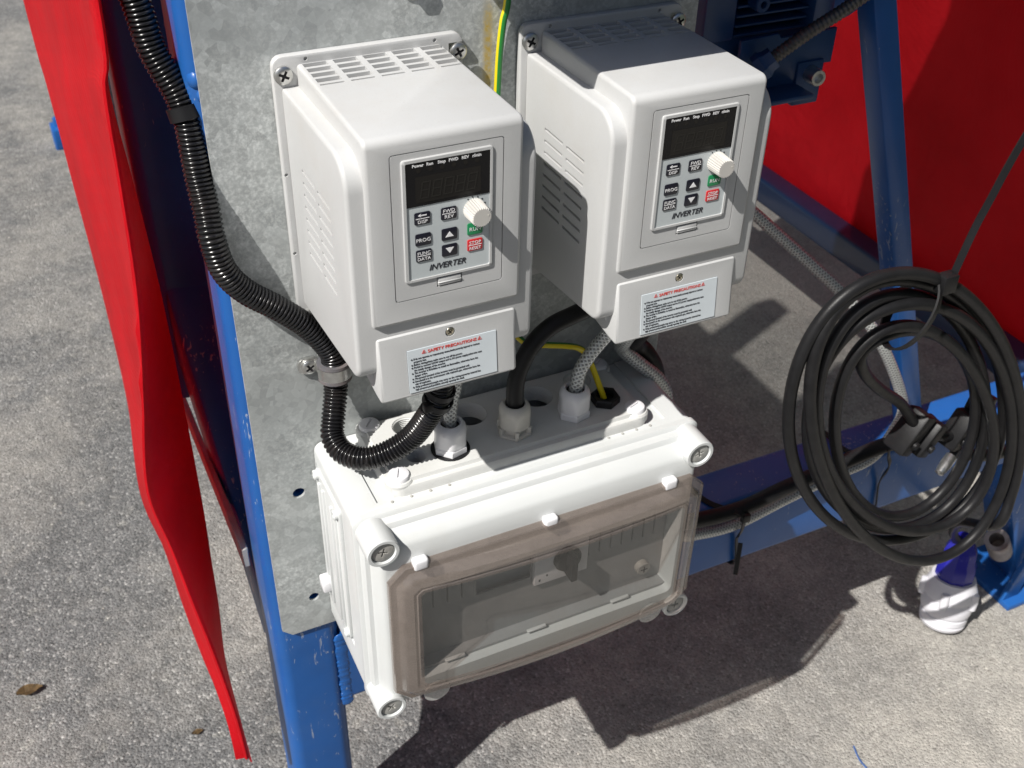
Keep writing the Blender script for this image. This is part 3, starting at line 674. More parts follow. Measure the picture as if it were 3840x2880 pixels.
b = nb(); pl = rrect(.0345, .2615, -.0885, -.0030, .012, 6)
loft(b, [[(x, y, -.3203) for x, y in pl], [(x, y, -.3110) for x, y in pl], [(x + (.148 - x) * .012, y + (-.046 - y) * .03, -.3085) for x, y in pl], [(x + (.148 - x) * .045, y + (-.046 - y) * .12, -.3080) for x, y in pl], [(x + (.148 - x) * .055, y + (-.046 - y) * .145, -.3052) for x, y in pl]])
PS = [(.0455, -.0105), (.0455, -.0765), (.2520, -.0765), (.2530, -.0112)]
HO = [(.0721, -.0236, .0118), (.1240, -.0290, .0150), (.1843, -.0300, .0142), (.2262, -.0240, .0118), (.0662, -.0600, .0085)]
cut = nb()
for x, y, r in HO: lathe(cut, [(r, 0), (r, .03)], (x, y, -.325), (0, 0, 1), 28)
ep = boolean(b, cut)
for x, y in PS:
    t = nb(); lathe(t, [(.0112, 0), (.0112, .006), (.0100, .0075), (.0002, .0075)], (x, y, -.3140), (0, 0, 1), 28); join(ep, t)
epo = ob('cable_entry_plate', ep, 'plate_plastic', D)
for x, y in PS:
    bm = nb(); lathe(bm, [(.0084, 0), (.0084, .0026), (.0078, .0036), (.0060, .0042), (.0002, .0042)], (0, 0, 0), (0, 0, 1), 28)
    cut = nb(); t = nb(); box(t, -.0055, .0055, -.0007, .0007, .0028, .01); bmesh.ops.rotate(t, cent=(0, 0, 0), matrix=Matrix.Rotation(random.uniform(.2, 1.2), 3, 'Z'), verts=t.verts); join(cut, t)
    bm = boolean(bm, cut); bmesh.ops.translate(bm, vec=(x, y, -.3066), verts=bm.verts); ob('plate_screw', bm, 'white', D)
for i, (x, y, r) in enumerate(HO):
    prof = []; n_ = 36
    n_ = 16
    for k in range(n_ + 1): prof.append((r - .0003 - .0009 * (k % 2), -.0003 - .0145 * k / n_))
    if i == 3: prof = [(r - .0003, -.0003), (r - .0003, -.0025), (.0002, -.0025)]
    elif i == 4: prof.append((.0002, -.015))
    b = nb(); lathe(b, prof, (x, y, -.3052), (0, 0, 1), 30, cap=False); bmesh.ops.reverse_faces(b, faces=b.faces); ob('threaded_hole', b, 'plate_plastic', D, fix=False, ang=20)
# cable glands
def gland(x, y, mat, castle=False, seal=False):
    z0 = -.3050
    gl = nb()
    def hexr(r, z, ch=0): return [(x + r * math.cos(math.pi / 3 * k + .25), y + r * math.sin(math.pi / 3 * k + .25), z) for k in range(6)]
    if castle:
        loft(gl, [hexr(.0142, z0), hexr(.0146, z0 + .0008), hexr(.0146, z0 + .0026), hexr(.0125, z0 + .0032)])
        for k in range(6):
            a = math.pi / 3 * k + .25; t = nb(); box(t, .0098, .0142, -.0016, .0016, z0 + .002, z0 + .0085, .0006)
            bmesh.ops.rotate(t, cent=(0, 0, 0), matrix=Matrix.Rotation(a, 3, 'Z'), verts=t.verts); bmesh.ops.translate(t, vec=(x, y, 0), verts=t.verts); join(gl, t)
        loft(gl, [hexr(.0108, z0 + .001), hexr(.0108, z0 + .009)])
    else: loft(gl, [hexr(.0133, z0), hexr(.0138, z0 + .0008), hexr(.0138, z0 + .0055), hexr(.0130, z0 + .0066)])
    body = ob('cable_gland', gl, mat, D, ang=25)
    # dome nut: fluted sides, rounded crown, open mouth
    b = nb(); seg = 48; zb = z0 + (.0084 if castle else .0066); prof = [(.0124, 0), (.0129, .0008), (.0129, .0115), (.0127, .0135), (.0120, .0168), (.0106, .0190), (.0092, .0200), (.0080, .0200), (.0076, .0190), (.0074, .0120), (.0002, .0120)]
    rings = []
    for r, h in prof:
        ring = []
        for k in range(seg):
            a = 2 * math.pi * k / seg + .25; rr = r
            if r > .0120 and h < .0135:
                hx = .0128 * math.cos(math.pi / 6) / math.cos(((a - .25) % (math.pi / 3)) - math.pi / 6); rr = min(r, hx + .0007) + (.00012 if k % 2 else 0)
            ring.append((x + rr * math.cos(a), y + rr * math.sin(a), zb + h))
        rings.append(ring)
    loft(b, rings, True, True); ob('dome_nut', b, mat, body, ang=30)
    b = nb(); lathe(b, [(.0079, 0), (.0079, .0034), (.0070, .0040), (.0002, .0040)], (x, y, zb + .0128), (0, 0, 1), 24); ob('seal', b, 'rubber', body)
    if seal:
        b = nb(); lathe(b, [(.0155, 0), (.0155, .0010), (.0002, .0010)], (x, y, z0 - .0002), (0, 0, 1), 28); ob('gasket', b, 'rubber', body)
gland(.0934, -.0632, 'white', seal=True); gland(.1481, -.0640, 'beige', castle=True); gland(.2020, -.0632, 'white')
x, y = .2335, -.0592; b = nb()
hx = lambda r, z: [(x + r * math.cos(math.pi / 3 * k + .45), y + r * math.sin(math.pi / 3 * k + .45), z) for k in range(6)]
loft(b, [hx(.0118, -.3050), hx(.0124, -.3044), hx(.0124, -.2990), hx(.0114, -.2978)])
cut = nb(); lathe(cut, [(.0074, 0), (.0074, .02)], (x, y, -.3030), (0, 0, 1), 24); ob('lock_nut', boolean(b, cut), 'rubber', D, ang=25)
# door
DO = (.0155, .2945, -.5010, -.3495)
def oct_ring(ins, y, bul, arcb=1.):
    x0, x1, z0, z1 = DO[0] + ins, DO[1] - ins, DO[2] + ins, DO[3] - ins; ch = max(.013 - ins * .45, .003); n_ = 16; xc = (x0 + x1) / 2; hw = (x1 - x0) / 2; P = []
    def add(x, z, k=0.): P.append((x, y - .006 * bul * (1 - ((x - xc) / hw) ** 2), z - k))
    for i in range(n_ + 1):
        x = x0 + ch + (x1 - x0 - 2 * ch) * i / n_; add(x, z1)
    for i in range(1, 4): add(x1, z1 - ch + (z0 - z1 + 2 * ch) * (i - 1) / 2)
    for i in range(n_ + 1):
        x = x1 - ch - (x1 - x0 - 2 * ch) * i / n_; add(x, z0, .0065 * arcb * (1 - ((x - xc) / (hw - ch)) ** 2))
    for i in range(1, 4): add(x0, z0 + ch + (z1 - z0 - 2 * ch) * (i - 1) / 2)
    return P
dr = [oct_ring(0, -.1236, 0), oct_ring(.0002, -.1275, .3), oct_ring(.001, -.1285, .3), oct_ring(.0052, -.1290, .4, .9), oct_ring(.0060, -.1296, .4, .9), oct_ring(.0075, -.1330, .7, .8), oct_ring(.0105, -.1352, 1, .6), oct_ring(.0165, -.1366, 1, .3), oct_ring(.0172, -.1358, 1, .3), oct_ring(.0190, -.1356, 1, .2), oct_ring(.0200, -.1366, 1, .1), oct_ring(.0225, -.1368, 1, 0)]
b = nb(); loft(b, dr, False, False); door = ob('window_door', b, 'smoke_frame', D, ang=35)
b = nb(); t = nb(); R_ = [t.verts.new(p) for p in oct_ring(.0225, -.1368, 1, 0)]; n_ = 16
for i in range(n_): t.faces.new((R_[i], R_[i + 1], R_[n_ + 3 + n_ - i], R_[n_ + 4 + n_ - i]))
t.faces.new([R_[n_], R_[n_ + 1], R_[n_ + 2], R_[n_ + 3], R_[n_ + 4]]); t.faces.new([R_[0], R_[n_ + 4 + n_], R_[n_ + 5 + n_], R_[n_ + 6 + n_], R_[n_ + 7 + n_]])
join(b, t); ob('window_pane', b, 'smoke_pane', door, ang=35)
for x in (.0416, .1506, .2600):
    b = nb(); box(b, x - .0062, x + .0062, -.1304, -.1225, -.3552, -.3448, .0026, 4); ob('hinge_clip', b, 'white', D)
for x in (.0525, .2593):
    b = nb(); lathe(b, [(.0112, 0), (.0115, .0004), (.0115, .0016), (.0110, .0020)], (x, -.1245, -.5065), (0, -1, 0), 28); ob('finger_tab', b, 'clear_tab', D)
b = nb(); box(b, .045, .255, -.062, -.055, -.4250, -.3900, .001); ob('din_rail', b, 'zinc', D)
for k, (mt, zz) in enumerate((('wire_blue', -.405), ('wire_brown', -.412), ('earth', -.420))):
    b = nb(); tube(b, spline([(.095, -.075, zz + .02), (.105 + k * .006, -.088, zz), (.118 + k * .008, -.086, zz - .02), (.140 + k * .004, -.072, zz - .035), (.17, -.065, zz - .04)], 8), .0016, 8); ob('wire', b, mt, D)
# inside: module blanks, main switch, mask screw
def blank(xa, xb, n_):
    for i in range(n_):
        w_ = (xb - xa) / n_; b = nb(); box(b, xa + i * w_ + .0006, xa + (i + 1) * w_ - .0006, -.1062, -.1038, -.4290, -.3900, .0005, 1); ob('module_blank', b, 'mask', D)
blank(.046, .0965, 4); blank(.201, .276, 7)
b = nb(); box(b, .1490, .1995, -.1085, -.1035, -.4410, -.3900, .001); sw = ob('main_switch', b, 'white', D)
b = nb(); lathe(b, [(.0125, 0), (.0125, .004), (.011, .006), (.0002, .006)], (.1785, -.1080, -.4180), (0, -1, 0), 24); box(b, .1755, .1815, -.1240, -.1100, -.4330, -.4060, .001); ob('switch_handle', b, 'rubber', sw)
b = nb(); box(b, .1530, .1545, -.10875, -.1080, -.4370, -.4345); box(b, .1600, .1612, -.10875, -.1080, -.4330, -.4310); ob('switch_print', b, 'ink_black', sw)
b = nb(); lathe(b, [(.0068, 0), (.0068, .005), (.0058, .006), (.0002, .006)], (.2581, -.1040, -.4655), (0, -1, 0), 24); ms = ob('cover_screw', b, 'grey_plastic', D)
b = nb(); box(b, .2546, .2616, -.1103, -.1095, -.4660, -.4650); box(b, .2576, .2586, -.1103, -.1095, -.4690, -.4620); ob('screw_cross', b, 'recess_shade', ms)  # dark cross painted on in place of a shaded recess
for xa in (.064, .140, .222):
    b = nb(); box(b, xa, xa + .018, -.1180, -.1148, -.4858, -.4836, .0005, 1); ob('ledge_stop', b, 'box', D)
# ================================================================== CONDUIT AND CLAMP
cp_ = [(-.085, .035, .13), (-.077, .033, .07), (-.0697, .030, .0309), (-.0657, .026, .0035), (-.0565, .018, -.0220), (-.0543, .014, -.0335), (-.0533, .012, -.0413), (-.0532, .006, -.0759), (-.0528, -.002, -.0981), (-.0532, -.0085, -.1146), (-.0493, -.0118, -.1381),
       (-.0368, -.0122, -.158), (-.0156, -.0122, -.1776), (.0039, -.0122, -.1986), (.0175, -.0130, -.2208), (.0204, -.0140, -.2335), (.0195, -.0160, -.2560), (.0125, -.0270, -.2750), (.0085, -.0360, -.2855), (.0120, -.0485, -.2925), (.0248, -.0604, -.2940), (.0435, -.0657, -.2890), (.0600, -.0705, -.2760), (.0690, -.0780, -.2560), (.0752, -.0850, -.2360), (.0775, -.0870, -.2180), (.0780, -.0880, -.1885)]
path = resample(spline(cp_, 14), .00052)
b = nb(); pr = (.0079, .0086, .0092, .0094, .0092, .0086)
tube(b, path, lambda i, s: pr[i % 6], 20); co = ob('corrugated_conduit', b, 'conduit', ang=85); tag(recenter(co), 'glossy black corrugated conduit looping down the panel into the sunlit inverter', 'conduit')
def ring_tie(name, c, d, r, wdt, label, head=None):
    t = thing(name, label, 'cable tie', c); bb = nb()
    lathe(bb, [(r, -wdt / 2), (r + .0013, -wdt / 2), (r + .0013, wdt / 2), (r, wdt / 2)], c, d, 36, cap=False); ob('band', bb, 'tie', t)
    if head:
        bb = nb(); h = Vector(head); box(bb, h.x - .0035, h.x + .0035, h.y - .003, h.y + .003, h.z - .0035, h.z + .0035, .0008); ob('head', bb, 'tie', t)
    return t
ring_tie('cable_tie', Vector((-.0543, .0138, -.0345)), (.15, -.35, -1), .0094, .0085, 'wide black cable tie round the conduit at the panel edge')
ring_tie('cable_tie', Vector((.0752, -.0850, -.2365)), (.25, -.3, 1), .0100, .0055, 'black cable tie gripping the conduit end below the sunlit inverter', (.0655, -.0905, -.2360))
ring_tie('cable_tie', Vector((.0768, -.0862, -.2270)), (.2, -.25, 1), .0098, .0050, 'upper black cable tie on the conduit end, against the inverter', None)
cl = thing('pipe_clamp', 'rubber-lined zinc pipe clamp holding the conduit to the panel', 'clamp', (.0205, 0, -.2475)); cc = Vector((.0204, -.0140, -.2400)); cdv = (.0, -.06, -1)
b = nb(); lathe(b, [(.0094, -.0075), (.0128, -.0075), (.0128, -.0050), (.0116, -.0040), (.0116, .0040), (.0128, .0050), (.0128, .0075), (.0094, .0075)], cc, cdv, 40, cap=False); ob('rubber_lining', b, 'rubber_lining', cl)
b = nb(); lathe(b, [(.0117, -.0046), (.0129, -.0046), (.0129, .0046), (.0117, .0046)], cc, cdv, 40, cap=False); ob('band', b, 'zinc', cl)
b = nb(); prism(b, rrect(-.0045, .0125, -.2465, -.2330, .005, 4), 'y', -.0002, -.0028, .0004); box(b, .0085, .0118, -.0060, -.0005, -.2450, -.2352, .0008); ob('tab', b, 'zinc', cl)
place_screw('clamp_screw', (.0040, -.0030, -.2400), cl, SCREW, .6)
b = nb(); lathe(b, [(.0072, 0), (.0072, .0008), (.0002, .0008)], (.0040, -.0024, -.2400), (0, -1, 0), 24); ob('washer', b, 'zinc', cl)
# bolt at the top of the panel
bt = thing('panel_bolt', 'zinc bolt head at the top edge of the galvanised panel', 'bolt', (.0995, -.002, .0335))
b = nb(); lathe(b, [(.0105, 0), (.0105, .0012), (.0002, .0012)], (.0995, .0004, .0335), (0, -1, 0), 28); ob('washer', b, 'zinc', bt)
b = nb(); lathe(b, [(.0072, 0), (.0072, .0040), (.0060, .0046), (.0002, .0046)], (.0995, -.0008, .0335), (0, -1, 0), 6); ob('head', b, 'zinc', bt, ang=20)
# ================================================================== CABLES
def cable(name, pts, r, mat, label, cat='cable', seg=16, step=.004, per=12, group=None):
    b = nb(); tube(b, resample(spline(pts, per), step), r, seg); o = ob(name, b, mat, ang=60); return tag(recenter(o), label, cat, group)
cable('earth_wire', [(.166, .02, .14), (.1655, -.004, .06), (.1630, -.0055, .0166), (.1604, -.0050, .0031), (.1583, -.0045, -.0182), (.1571, -.0045, -.0428), (.1560, -.0045, -.075), (.155, -.0045, -.12), (.158, -.0045, -.18), (.166, -.010, -.235), (.1740, -.028, -.2500), (.1863, -.040, -.2475), (.2013, -.045, -.2493), (.2131, -.045, -.2546), (.2205, -.0455, -.2625), (.2265, -.047, -.2765), (.2310, -.052, -.2920), (.2345, -.0575, -.3060)], .0026, 'earth', 'green and yellow striped earth wire running down between the inverters', 'wire', 12, .003)
cable('power_cable', [(.1481, -.0640, -.296), (.1483, -.0635, -.2750), (.1490, -.0625, -.2600), (.1532, -.062, -.2437), (.1625, -.062, -.2268), (.1777, -.062, -.214), (.1973, -.062, -.2085), (.2170, -.062, -.2040), (.2330, -.066, -.1950), (.2370, -.070, -.1830)], .0070, 'rubber', 'thick black cable from the beige gland up into the half-shaded inverter')
cable('screened_cable', [(.2020, -.0632, -.296), (.2030, -.0630, -.2780), (.2061, -.062, -.2638), (.2122, -.062, -.2532), (.2192, -.062, -.2446), (.2270, -.063, -.2350), (.2345, -.068, -.2180), (.2400, -.080, -.1860)], .0056, 'braid', 'braided grey screened cable rising from the white gland beside the lock nut')
cable('screened_cable', [(.0934, -.0632, -.296), (.0940, -.0625, -.2740), (.0960, -.062, -.2590), (.0985, -.0625, -.2470), (.0990, -.066, -.2250), (.0970, -.078, -.1860)], .0050, 'braid', 'short braided screened cable from the gland beside the conduit loop')
cable('motor_cable', [(.2480, -.090, -.186), (.2490, -.080, -.210), (.2530, -.050, -.2560), (.2646, -.030, -.2795), (.2861, -.030, -.3030), (.3050, -.030, -.3230), (.3165, -.029, -.3450), (.3240, -.024, -.3900), (.3340, -.018, -.4600), (.3500, -.012, -.5250), (.3720, -.008, -.5600), (.3988, -.0050, -.5720), (.4467, -.0050, -.5770), (.5109, -.0050, -.5640), (.5708, -.0065, -.5510), (.6150, -.011, -.5380), (.6370, -.012, -.5070), (.6420, -.010, -.4700), (.5987, .0, -.3876), (.564, .02, -.3398), (.5196, .05, -.2949), (.47, .07, -.2484), (.42, .085, -.20), (.40, .09, -.12)], .0062, 'braid', 'long braided screened cable strapped along the blue cross beam', seg=14)
cable('supply_cable', [(.2700, -.085, -.186), (.2710, -.075, -.210), (.2760, -.030, -.2720), (.2903, -.0130, -.2930), (.3028, -.0120, -.3084), (.3150, -.0110, -.3350), (.3235, -.0105, -.4000), (.3330, -.0100, -.4800), (.3580, -.0080, -.5340), (.3937, -.0080, -.5470), (.4471, -.0085, -.5510), (.4985, -.0100, -.5410), (.5675, -.0085, -.5340), (.6164, -.0100, -.5260), (.6500, -.0260, -.5050), (.668, -.036, -.480)], .0085, 'rubber', 'thick black cable strapped along the blue cross beam above the braided one')
# coil of supply lead hanging on the right, and its plug
import math as _m
ca, cb, cc0 = Vector((.152, 0, -.0503)), Vector((.0591, 0, -.1956)), Vector((.5550, -.100, -.4110))
pts = [Vector(p) for p in ((.690, -.052, -.500), (.655, -.052, -.487), (.620, -.056, -.462), (.5796, -.060, -.4153), (.5283, -.075, -.3715), (.490, -.086, -.3330), (.4743, -.092, -.3037))]
turns = 4; n_ = 22 * turns
LP = [(.63, .004, 0), (.71, .014, -.012), (.79, -.006, .006), (.89, .012, -.018), (.93, -.006, .012), (1.01, .006, -.016)]
for i in range(1, n_ + 33):
    th = 4.05 + 2 * math.pi * i / 22; k = i / (n_ + 33); u_ = k * 5; q_ = int(min(u_, 4.999)); f_ = u_ - q_; f_ = f_ * f_ * (3 - 2 * f_); s_, ox, oz = (LP[q_][m] * (1 - f_) + LP[q_ + 1][m] * f_ for m in range(3))
    wob = Vector((ox + .005 * math.sin(th * 1.43), 0, oz + .005 * math.cos(th * 1.7 + 2)))
    pts.append(cc0 + ca * math.cos(th) * s_ + cb * math.sin(th) * s_ + wob + Vector((0, -.012 * math.sin(th * .5 + 1) - .010 * (k - .5), 0)))
last = pts[-1]
pts += [Vector((.755, -.050, -.655)), Vector((.800, -.010, -.715)), Vector((.836, .014, -.765)), Vector((.864, .016, -.797))]
cable('coiled_cable', pts, .0057, 'rubber', 'thick black power lead hanging in a loose coil in front of the blue frame', seg=16, step=.005, per=5)
pa, pb_ = Vector((.8525, -.002, GZ + .0055)), Vector((.8690, .0200, -.775)); pd = (pb_ - pa).normalized()
PL = thing('power_plug', 'blue and white industrial plug resting on the ground beneath the coiled lead', 'plug', (.8525, -.002, GZ))
b = nb(); lathe(b, [(.0002, 0), (.0275, 0), (.0300, .002), (.0312, .007), (.0300, .0085), (.0300, .0105), (.0318, .0120), (.0318, .0190), (.0304, .0205), (.0304, .0230), (.0330, .0245), (.0345, .0300), (.0345, .0440), (.0330, .0460), (.0330, .0490), (.0350, .0510), (.0350, .0600), (.0335, .0640), (.0290, .0770), (.0002, .0780)], pa, pd, 40); ob('cap', b, 'plugwhite', PL)
for k in range(5):
    a = k * 1.2566 + .4; u = pd.orthogonal().normalized(); v = pd.cross(u); c = pa + pd * .054 + (u * math.cos(a) + v * math.sin(a)) * .0345
    b = nb(); lathe(b, [(.0002, -.013), (.0055, -.012), (.0065, 0), (.0055, .012), (.0002, .013)], c, pd, 12); ob('lug', b, 'plugwhite', PL)
b = nb(); lathe(b, [(0.0252, 0), (0.02604, 0.004), (0.0252, 0.022), (0.02226, 0.028), (0.02142, 0.042), (0.0189, 0.048), (0.01176, 0.06), (0.00966, 0.066), (0.00017, 0.066)], pa + pd * .0770, pd, 10); ob('grip', b, 'plugblue', PL, ang=25)
# clamp blocks holding lead and beam cable
k1 = thing('cable_clamp', 'pair of black plastic clamp blocks joining the leads inside the coil', 'clamp', (.66, -.05, -.535))
def blk(cx, cy, cz, a, sx, sy, sz):
    bb = nb(); box(bb, -sx, sx, -sy, sy, -sz, sz, .003, 2); lathe(bb, [(.0045, 0), (.0045, .003), (.0002, .003)], (0, -sy - .0005, -sz * .35), (0, -1, 0), 12)
    m = Matrix.Translation((cx, cy, cz)) @ Matrix.Rotation(a, 4, 'Y') @ Matrix.Rotation(.25, 4, 'Z'); bmesh.ops.transform(bb, matrix=m, verts=bb.verts); return bb
ob('block', blk(.612, -.053, -.466, .55, .012, .013, .025), 'rubber', k1); ob('block', blk(.638, -.053, -.482, .55, .011, .012, .021), 'rubber', k1)
ob('saddle', blk(.690, -.050, -.492, .45, .011, .012, .022), 'rubber', k1); ob('saddle', blk(.716, -.046, -.478, .2, .010, .012, .022), 'rubber', k1)
b = nb(); lathe(b, [(.0065, 0), (.0065, .012), (.005, .024), (.0002, .026)], (.672, -.066, -.512), (-.8, -.3, -.35), 12); ob('bolt', b, 'zinc', k1)
cable('coil_tail', [(.690, -.055, -.520), (.730, -.060, -.535), (.770, -.058, -.545), (.800, -.045, -.560), (.805, -.01, -.60)], .0068, 'rubber', 'black lead tail leaving the clamp blocks under the coil')
# hanging strap of the coil
H = thing('cable_tie', 'long black cable tie the coil hangs from', 'cable tie', (.535, -.10, -.285))
el = []
for i in range(28):
    a = 2 * math.pi * i / 28; el.append(Vector((.5100, -.102, -.2640)) + Vector((.45, 0, .89)).normalized() * math.cos(a) * .036 + Vector((0, 1, 0)) * math.sin(a) * .021)
el.append(el[0].copy()); ec = Vector((.512, -.100, -.248))
b = nb(); strap(b, el, .0085, .0018, lambda i: el[i] - ec + Vector((.001, 0, 0))); ob('loop', b, 'tie', H)
sp_ = spline([(.535, -.112, -.2300), (.5590, -.100, -.195), (.5745, -.094, -.1737), (.5977, -.090, -.1232), (.655, -.085, -.010), (.71, -.08, .115)], 8)
b = nb(); strap(b, sp_, .0060, .0022, (-.35, -.8, .45)); ob('strap', b, 'tie', H)
b = nb(); box(b, .522, .538, -.118, -.106, -.2420, -.2240, .002); ob('head', b, 'tie', H)
# ties round the beam
for pl_, lab, hd in (([(.408, .062, -.550), (.418, .020, -.5505), (.428, -.001, -.5490), (.4380, -.0185, -.5450), (.4445, -.0195, -.5600), (.4490, -.0130, -.5850), (.4560, -.0010, -.6050), (.4620, .0020, -.6480), (.4560, .0300, -.6525), (.4400, .0620, -.6500), (.4200, .0625, -.600)], 'black cable tie strapping both cables to the beam beside the box', (.4455, -.0200, -.5540)),
                     ([(.606, .062, -.550), (.612, .020, -.5505), (.6180, -.006, -.5280), (.6260, -.0205, -.5200), (.6330, -.0195, -.5350), (.6390, -.0190, -.5520), (.6520, -.0010, -.5950), (.6600, .0020, -.6480), (.6560, .0300, -.6525), (.6400, .0620, -.6500), (.6220, .0625, -.600)], 'black cable tie round the beam seen through the coil', None)):
    t_ = thing('cable_tie', lab, 'cable tie', (pl_[0][0], .03, -.653)); sp_ = spline(pl_, 6, True); sp_.append(sp_[0].copy()); cen = Vector((sum(p[0] for p in pl_) / len(pl_), .025, -.595))
    b = nb(); strap(b, sp_, .0055, .0014, lambda i: sp_[i] - cen); ob('band', b, 'tie', t_)
    if hd: b = nb(); box(b, hd[0] - .005, hd[0] + .005, hd[1] - .003, hd[1] + .003, hd[2] - .005, hd[2] + .005, .001); ob('head', b, 'tie', t_); b = nb(); beam(b, (.452, -.0130, -.600), (.447, -.020, -.640), .005, .0014, .0003, 1); ob('tail', b, 'tie', t_)
# ================================================================== MOTOR
MO = thing('electric_motor', 'dark blue finned electric motor mounted beside the panel', 'motor', (.46, .12, -.125))
b = nb(); box(b, .3700, .4010, .058, .20, -.0640, .125, .003); ob('flange', b, 'blue_dark', MO)
b = nb(); lathe(b, [(.062, 0), (.062, .085)], (.4010, .125, .018), (1, 0, 0), 40); box(b, .385, .490, .064, .19, -.104, -.060, .003); ob('stator', b, 'blue_dark', MO)
b = nb(); box(b, .4610, .4890, .0425, .0500, -.1250, -.0860, .002); ob('bracket_tab', b, 'blue_dark', MO)
for i in range(12):
    z = -.0605 + i * .0080; b = nb(); box(b, .4015, .4760, .058, .19, z - .0011, z + .0011, .0006, 1); ob('cooling_fin', b, 'blue_dark', MO)
b = nb(); box(b, .4740, .4960, .050, .20, -.066, .12, .004); ob('end_shield', b, 'blue_dark', MO)
b = nb(); lathe(b, [(.074, 0), (.078, .010), (.078, .045), (.072, .060), (.058, .070), (.0002, .072)], (.4920, .125, -.004), (1, 0, 0), 48); ob('fan_cowl', b, 'blue', MO)
b = nb(); lathe(b, [(.0068, 0), (.0068, .012), (.0060, .013), (.0030, .013), (.0030, .006), (.0002, .006)], (.4180, .0600, -.0330), (0, -1, 0), 20); ob('boss', b, 'blue_dark', MO)
b = nb(); prism(b, [(.400, -.0600), (.437, -.0585), (.440, -.0625), (.498, -.0610), (.498, -.0910), (.490, -.0908), (.489, -.1240), (.4610, -.1234), (.4560, -.1090), (.400, -.1010)], 'y', .0450, .0495, .0008); ob('mounting_bracket', b, 'blue_dark', MO)
b = nb(); box(b, .395, .4625, .0180, .0448, -.1085, -.1040, .0012); ob('foot', b, 'blue_dark', MO)
b = nb(); lathe(b, [(.0072, 0), (.0072, .0155), (.0066, .0165), (.0042, .0165), (.0040, .0100), (.0002, .0100)], (.4750, .0450, -.0970), (-.1, -1, .05), 24); ob('socket_bolt', b, 'zinc', MO)
b = nb(); lathe(b, [(.0115, 0), (.0118, .006), (.0095, .010), (.0090, .016), (.0002, .016)], (.4080, .0300, -.0790), (.62, -.30, .62), 6); gl_ = ob('hose_gland', b, 'blue_dark', MO, ang=25)
hp_ = resample(spline([(.4150, .0260, -.0720), (.4400, .0140, -.0480), (.4660, .0040, -.0280), (.5000, -.004, -.0010), (.56, .0, .045), (.60, .05, .11)], 14), .0009)
b = nb(); tube(b, hp_, lambda i, s: (.0050, .0056, .0056, .0050)[i % 4], 16); ho = ob('armoured_hose', b, 'hose', ang=50); tag(recenter(ho), 'thin ribbed metal hose running up from the motor gland', 'hose')
b = nb(); lathe(b, [(.0085, 0), (.0085, .05), (.0060, .055)], (.4920, -.002, -.0080), (.5, -.05, .4), 16); ob('hose_sleeve', b, 'blue_dark', MO)
# machine housing overhead, out of the picture, that shades the right-hand side
MH = thing('machine_housing', 'blue machine housing above the panel, out of the picture', 'machine', (.35, .2, .095))
b = nb(); box(b, .090, .640, -.124, .064, .095, .42, .006); box(b, .30, .640, .066, .20, .171, .42, .006); ob('shell', b, 'blue', MH)
b = nb(); t = nb(); rows = [[t.verts.new((.10 + i * .05, .068 + k * .05, .150 + .006 * math.sin(i * .7 + k * .4))) for k in range(17)] for i in range(20)]
for r0, r1 in zip(rows, rows[1:]):
    for k in range(16): t.faces.new((r0[k], r1[k], r1[k + 1], r0[k + 1]))
join(b, t); ob('light_filter', b, 'sheet', MH)  # added unseen sheet, filters sun onto the ground behind
b = nb(); box(b, .46, .54, .10, .18, .41, 1.2, .005); box(b, .46, .54, .10, .9, 1.15, 1.199, .005); ob('blocker_mast', b, 'blue', MH)
b = nb(); box(b, -1.62, .56, .45, 4.0, 1.2, 1.215, .004); ob('light_blocker', b, 'light_blocker', MH)  # added with its mast, unseen: keeps sun off the ground behind
ST = thing('sky_blocker', 'added beige stall wall standing behind the camera, out of the picture', 'blocker', (2.6, -3.05, GZ))  # added unseen walls, hold back low sky light
b = nb(); box(b, -1.2, 6.5, -3.1, -3.0, GZ, GZ + 1.9, .01); ob('wall', b, 'blocker', ST); b = nb(); box(b, 1.75, 1.85, -2.99, 2.6, GZ, GZ + 2.3, .01); ob('side_wall', b, 'light_blocker', ST); b = nb(); box(b, -1.3, 6.6, -3.9, -2.8, GZ + 1.9, GZ + 2.0, .01); ob('roof', b, 'blocker', ST)
# ================================================================== TARPAULINS
A_ = [(-.120, .45, .26), (-.1162, .45, -.0862), (-.1132, .45, -.1762), (-.1107, .45, -.2762), (-.1077, .44, -.4061), (-.1089, .42, -.5387), (-.1193, .36, -.6271), (-.1157, .22, -.5902), (-.1150, .13, -.5848), (-.1111, .07, -.6014), (-.1030, .03, -.6482), (-.1024, .01, -.6816)]
B_ = [(-.092, .020, .33), (-.0940, .020, .0395), (-.1003, .020, -.0165), (-.1027, .020, -.0790), (-.1069, .020, -.1630), (-.1176, .020, -.2490), (-.1290, .018, -.3345), (-.1210, .020, -.4042), (-.1144, .010, -.4637), (-.1066, .005, -.5316), (-.0998, 0, -.6132), (-.0977, 0, -.6772)]
C_ = [(-.084, .09, .30), (-.0866, .09, .0177), (-.0896, .09, -.0445), (-.0850, .10, -.1194), (-.0807, .105, -.2103), (-.0798, .105, -.3210), (-.0809, .10, -.4369), (-.0843, .085, -.4922), (-.0873, .07, -.5380), (-.0928, .05, -.5884), (-.0923, .03, -.6456), (-.0898, .02, -.7159)]
As, Bs, Cs = spline(A_, 6), spline(B_, 6), spline(C_, 6); b = nb(); t = nb(); rows = []
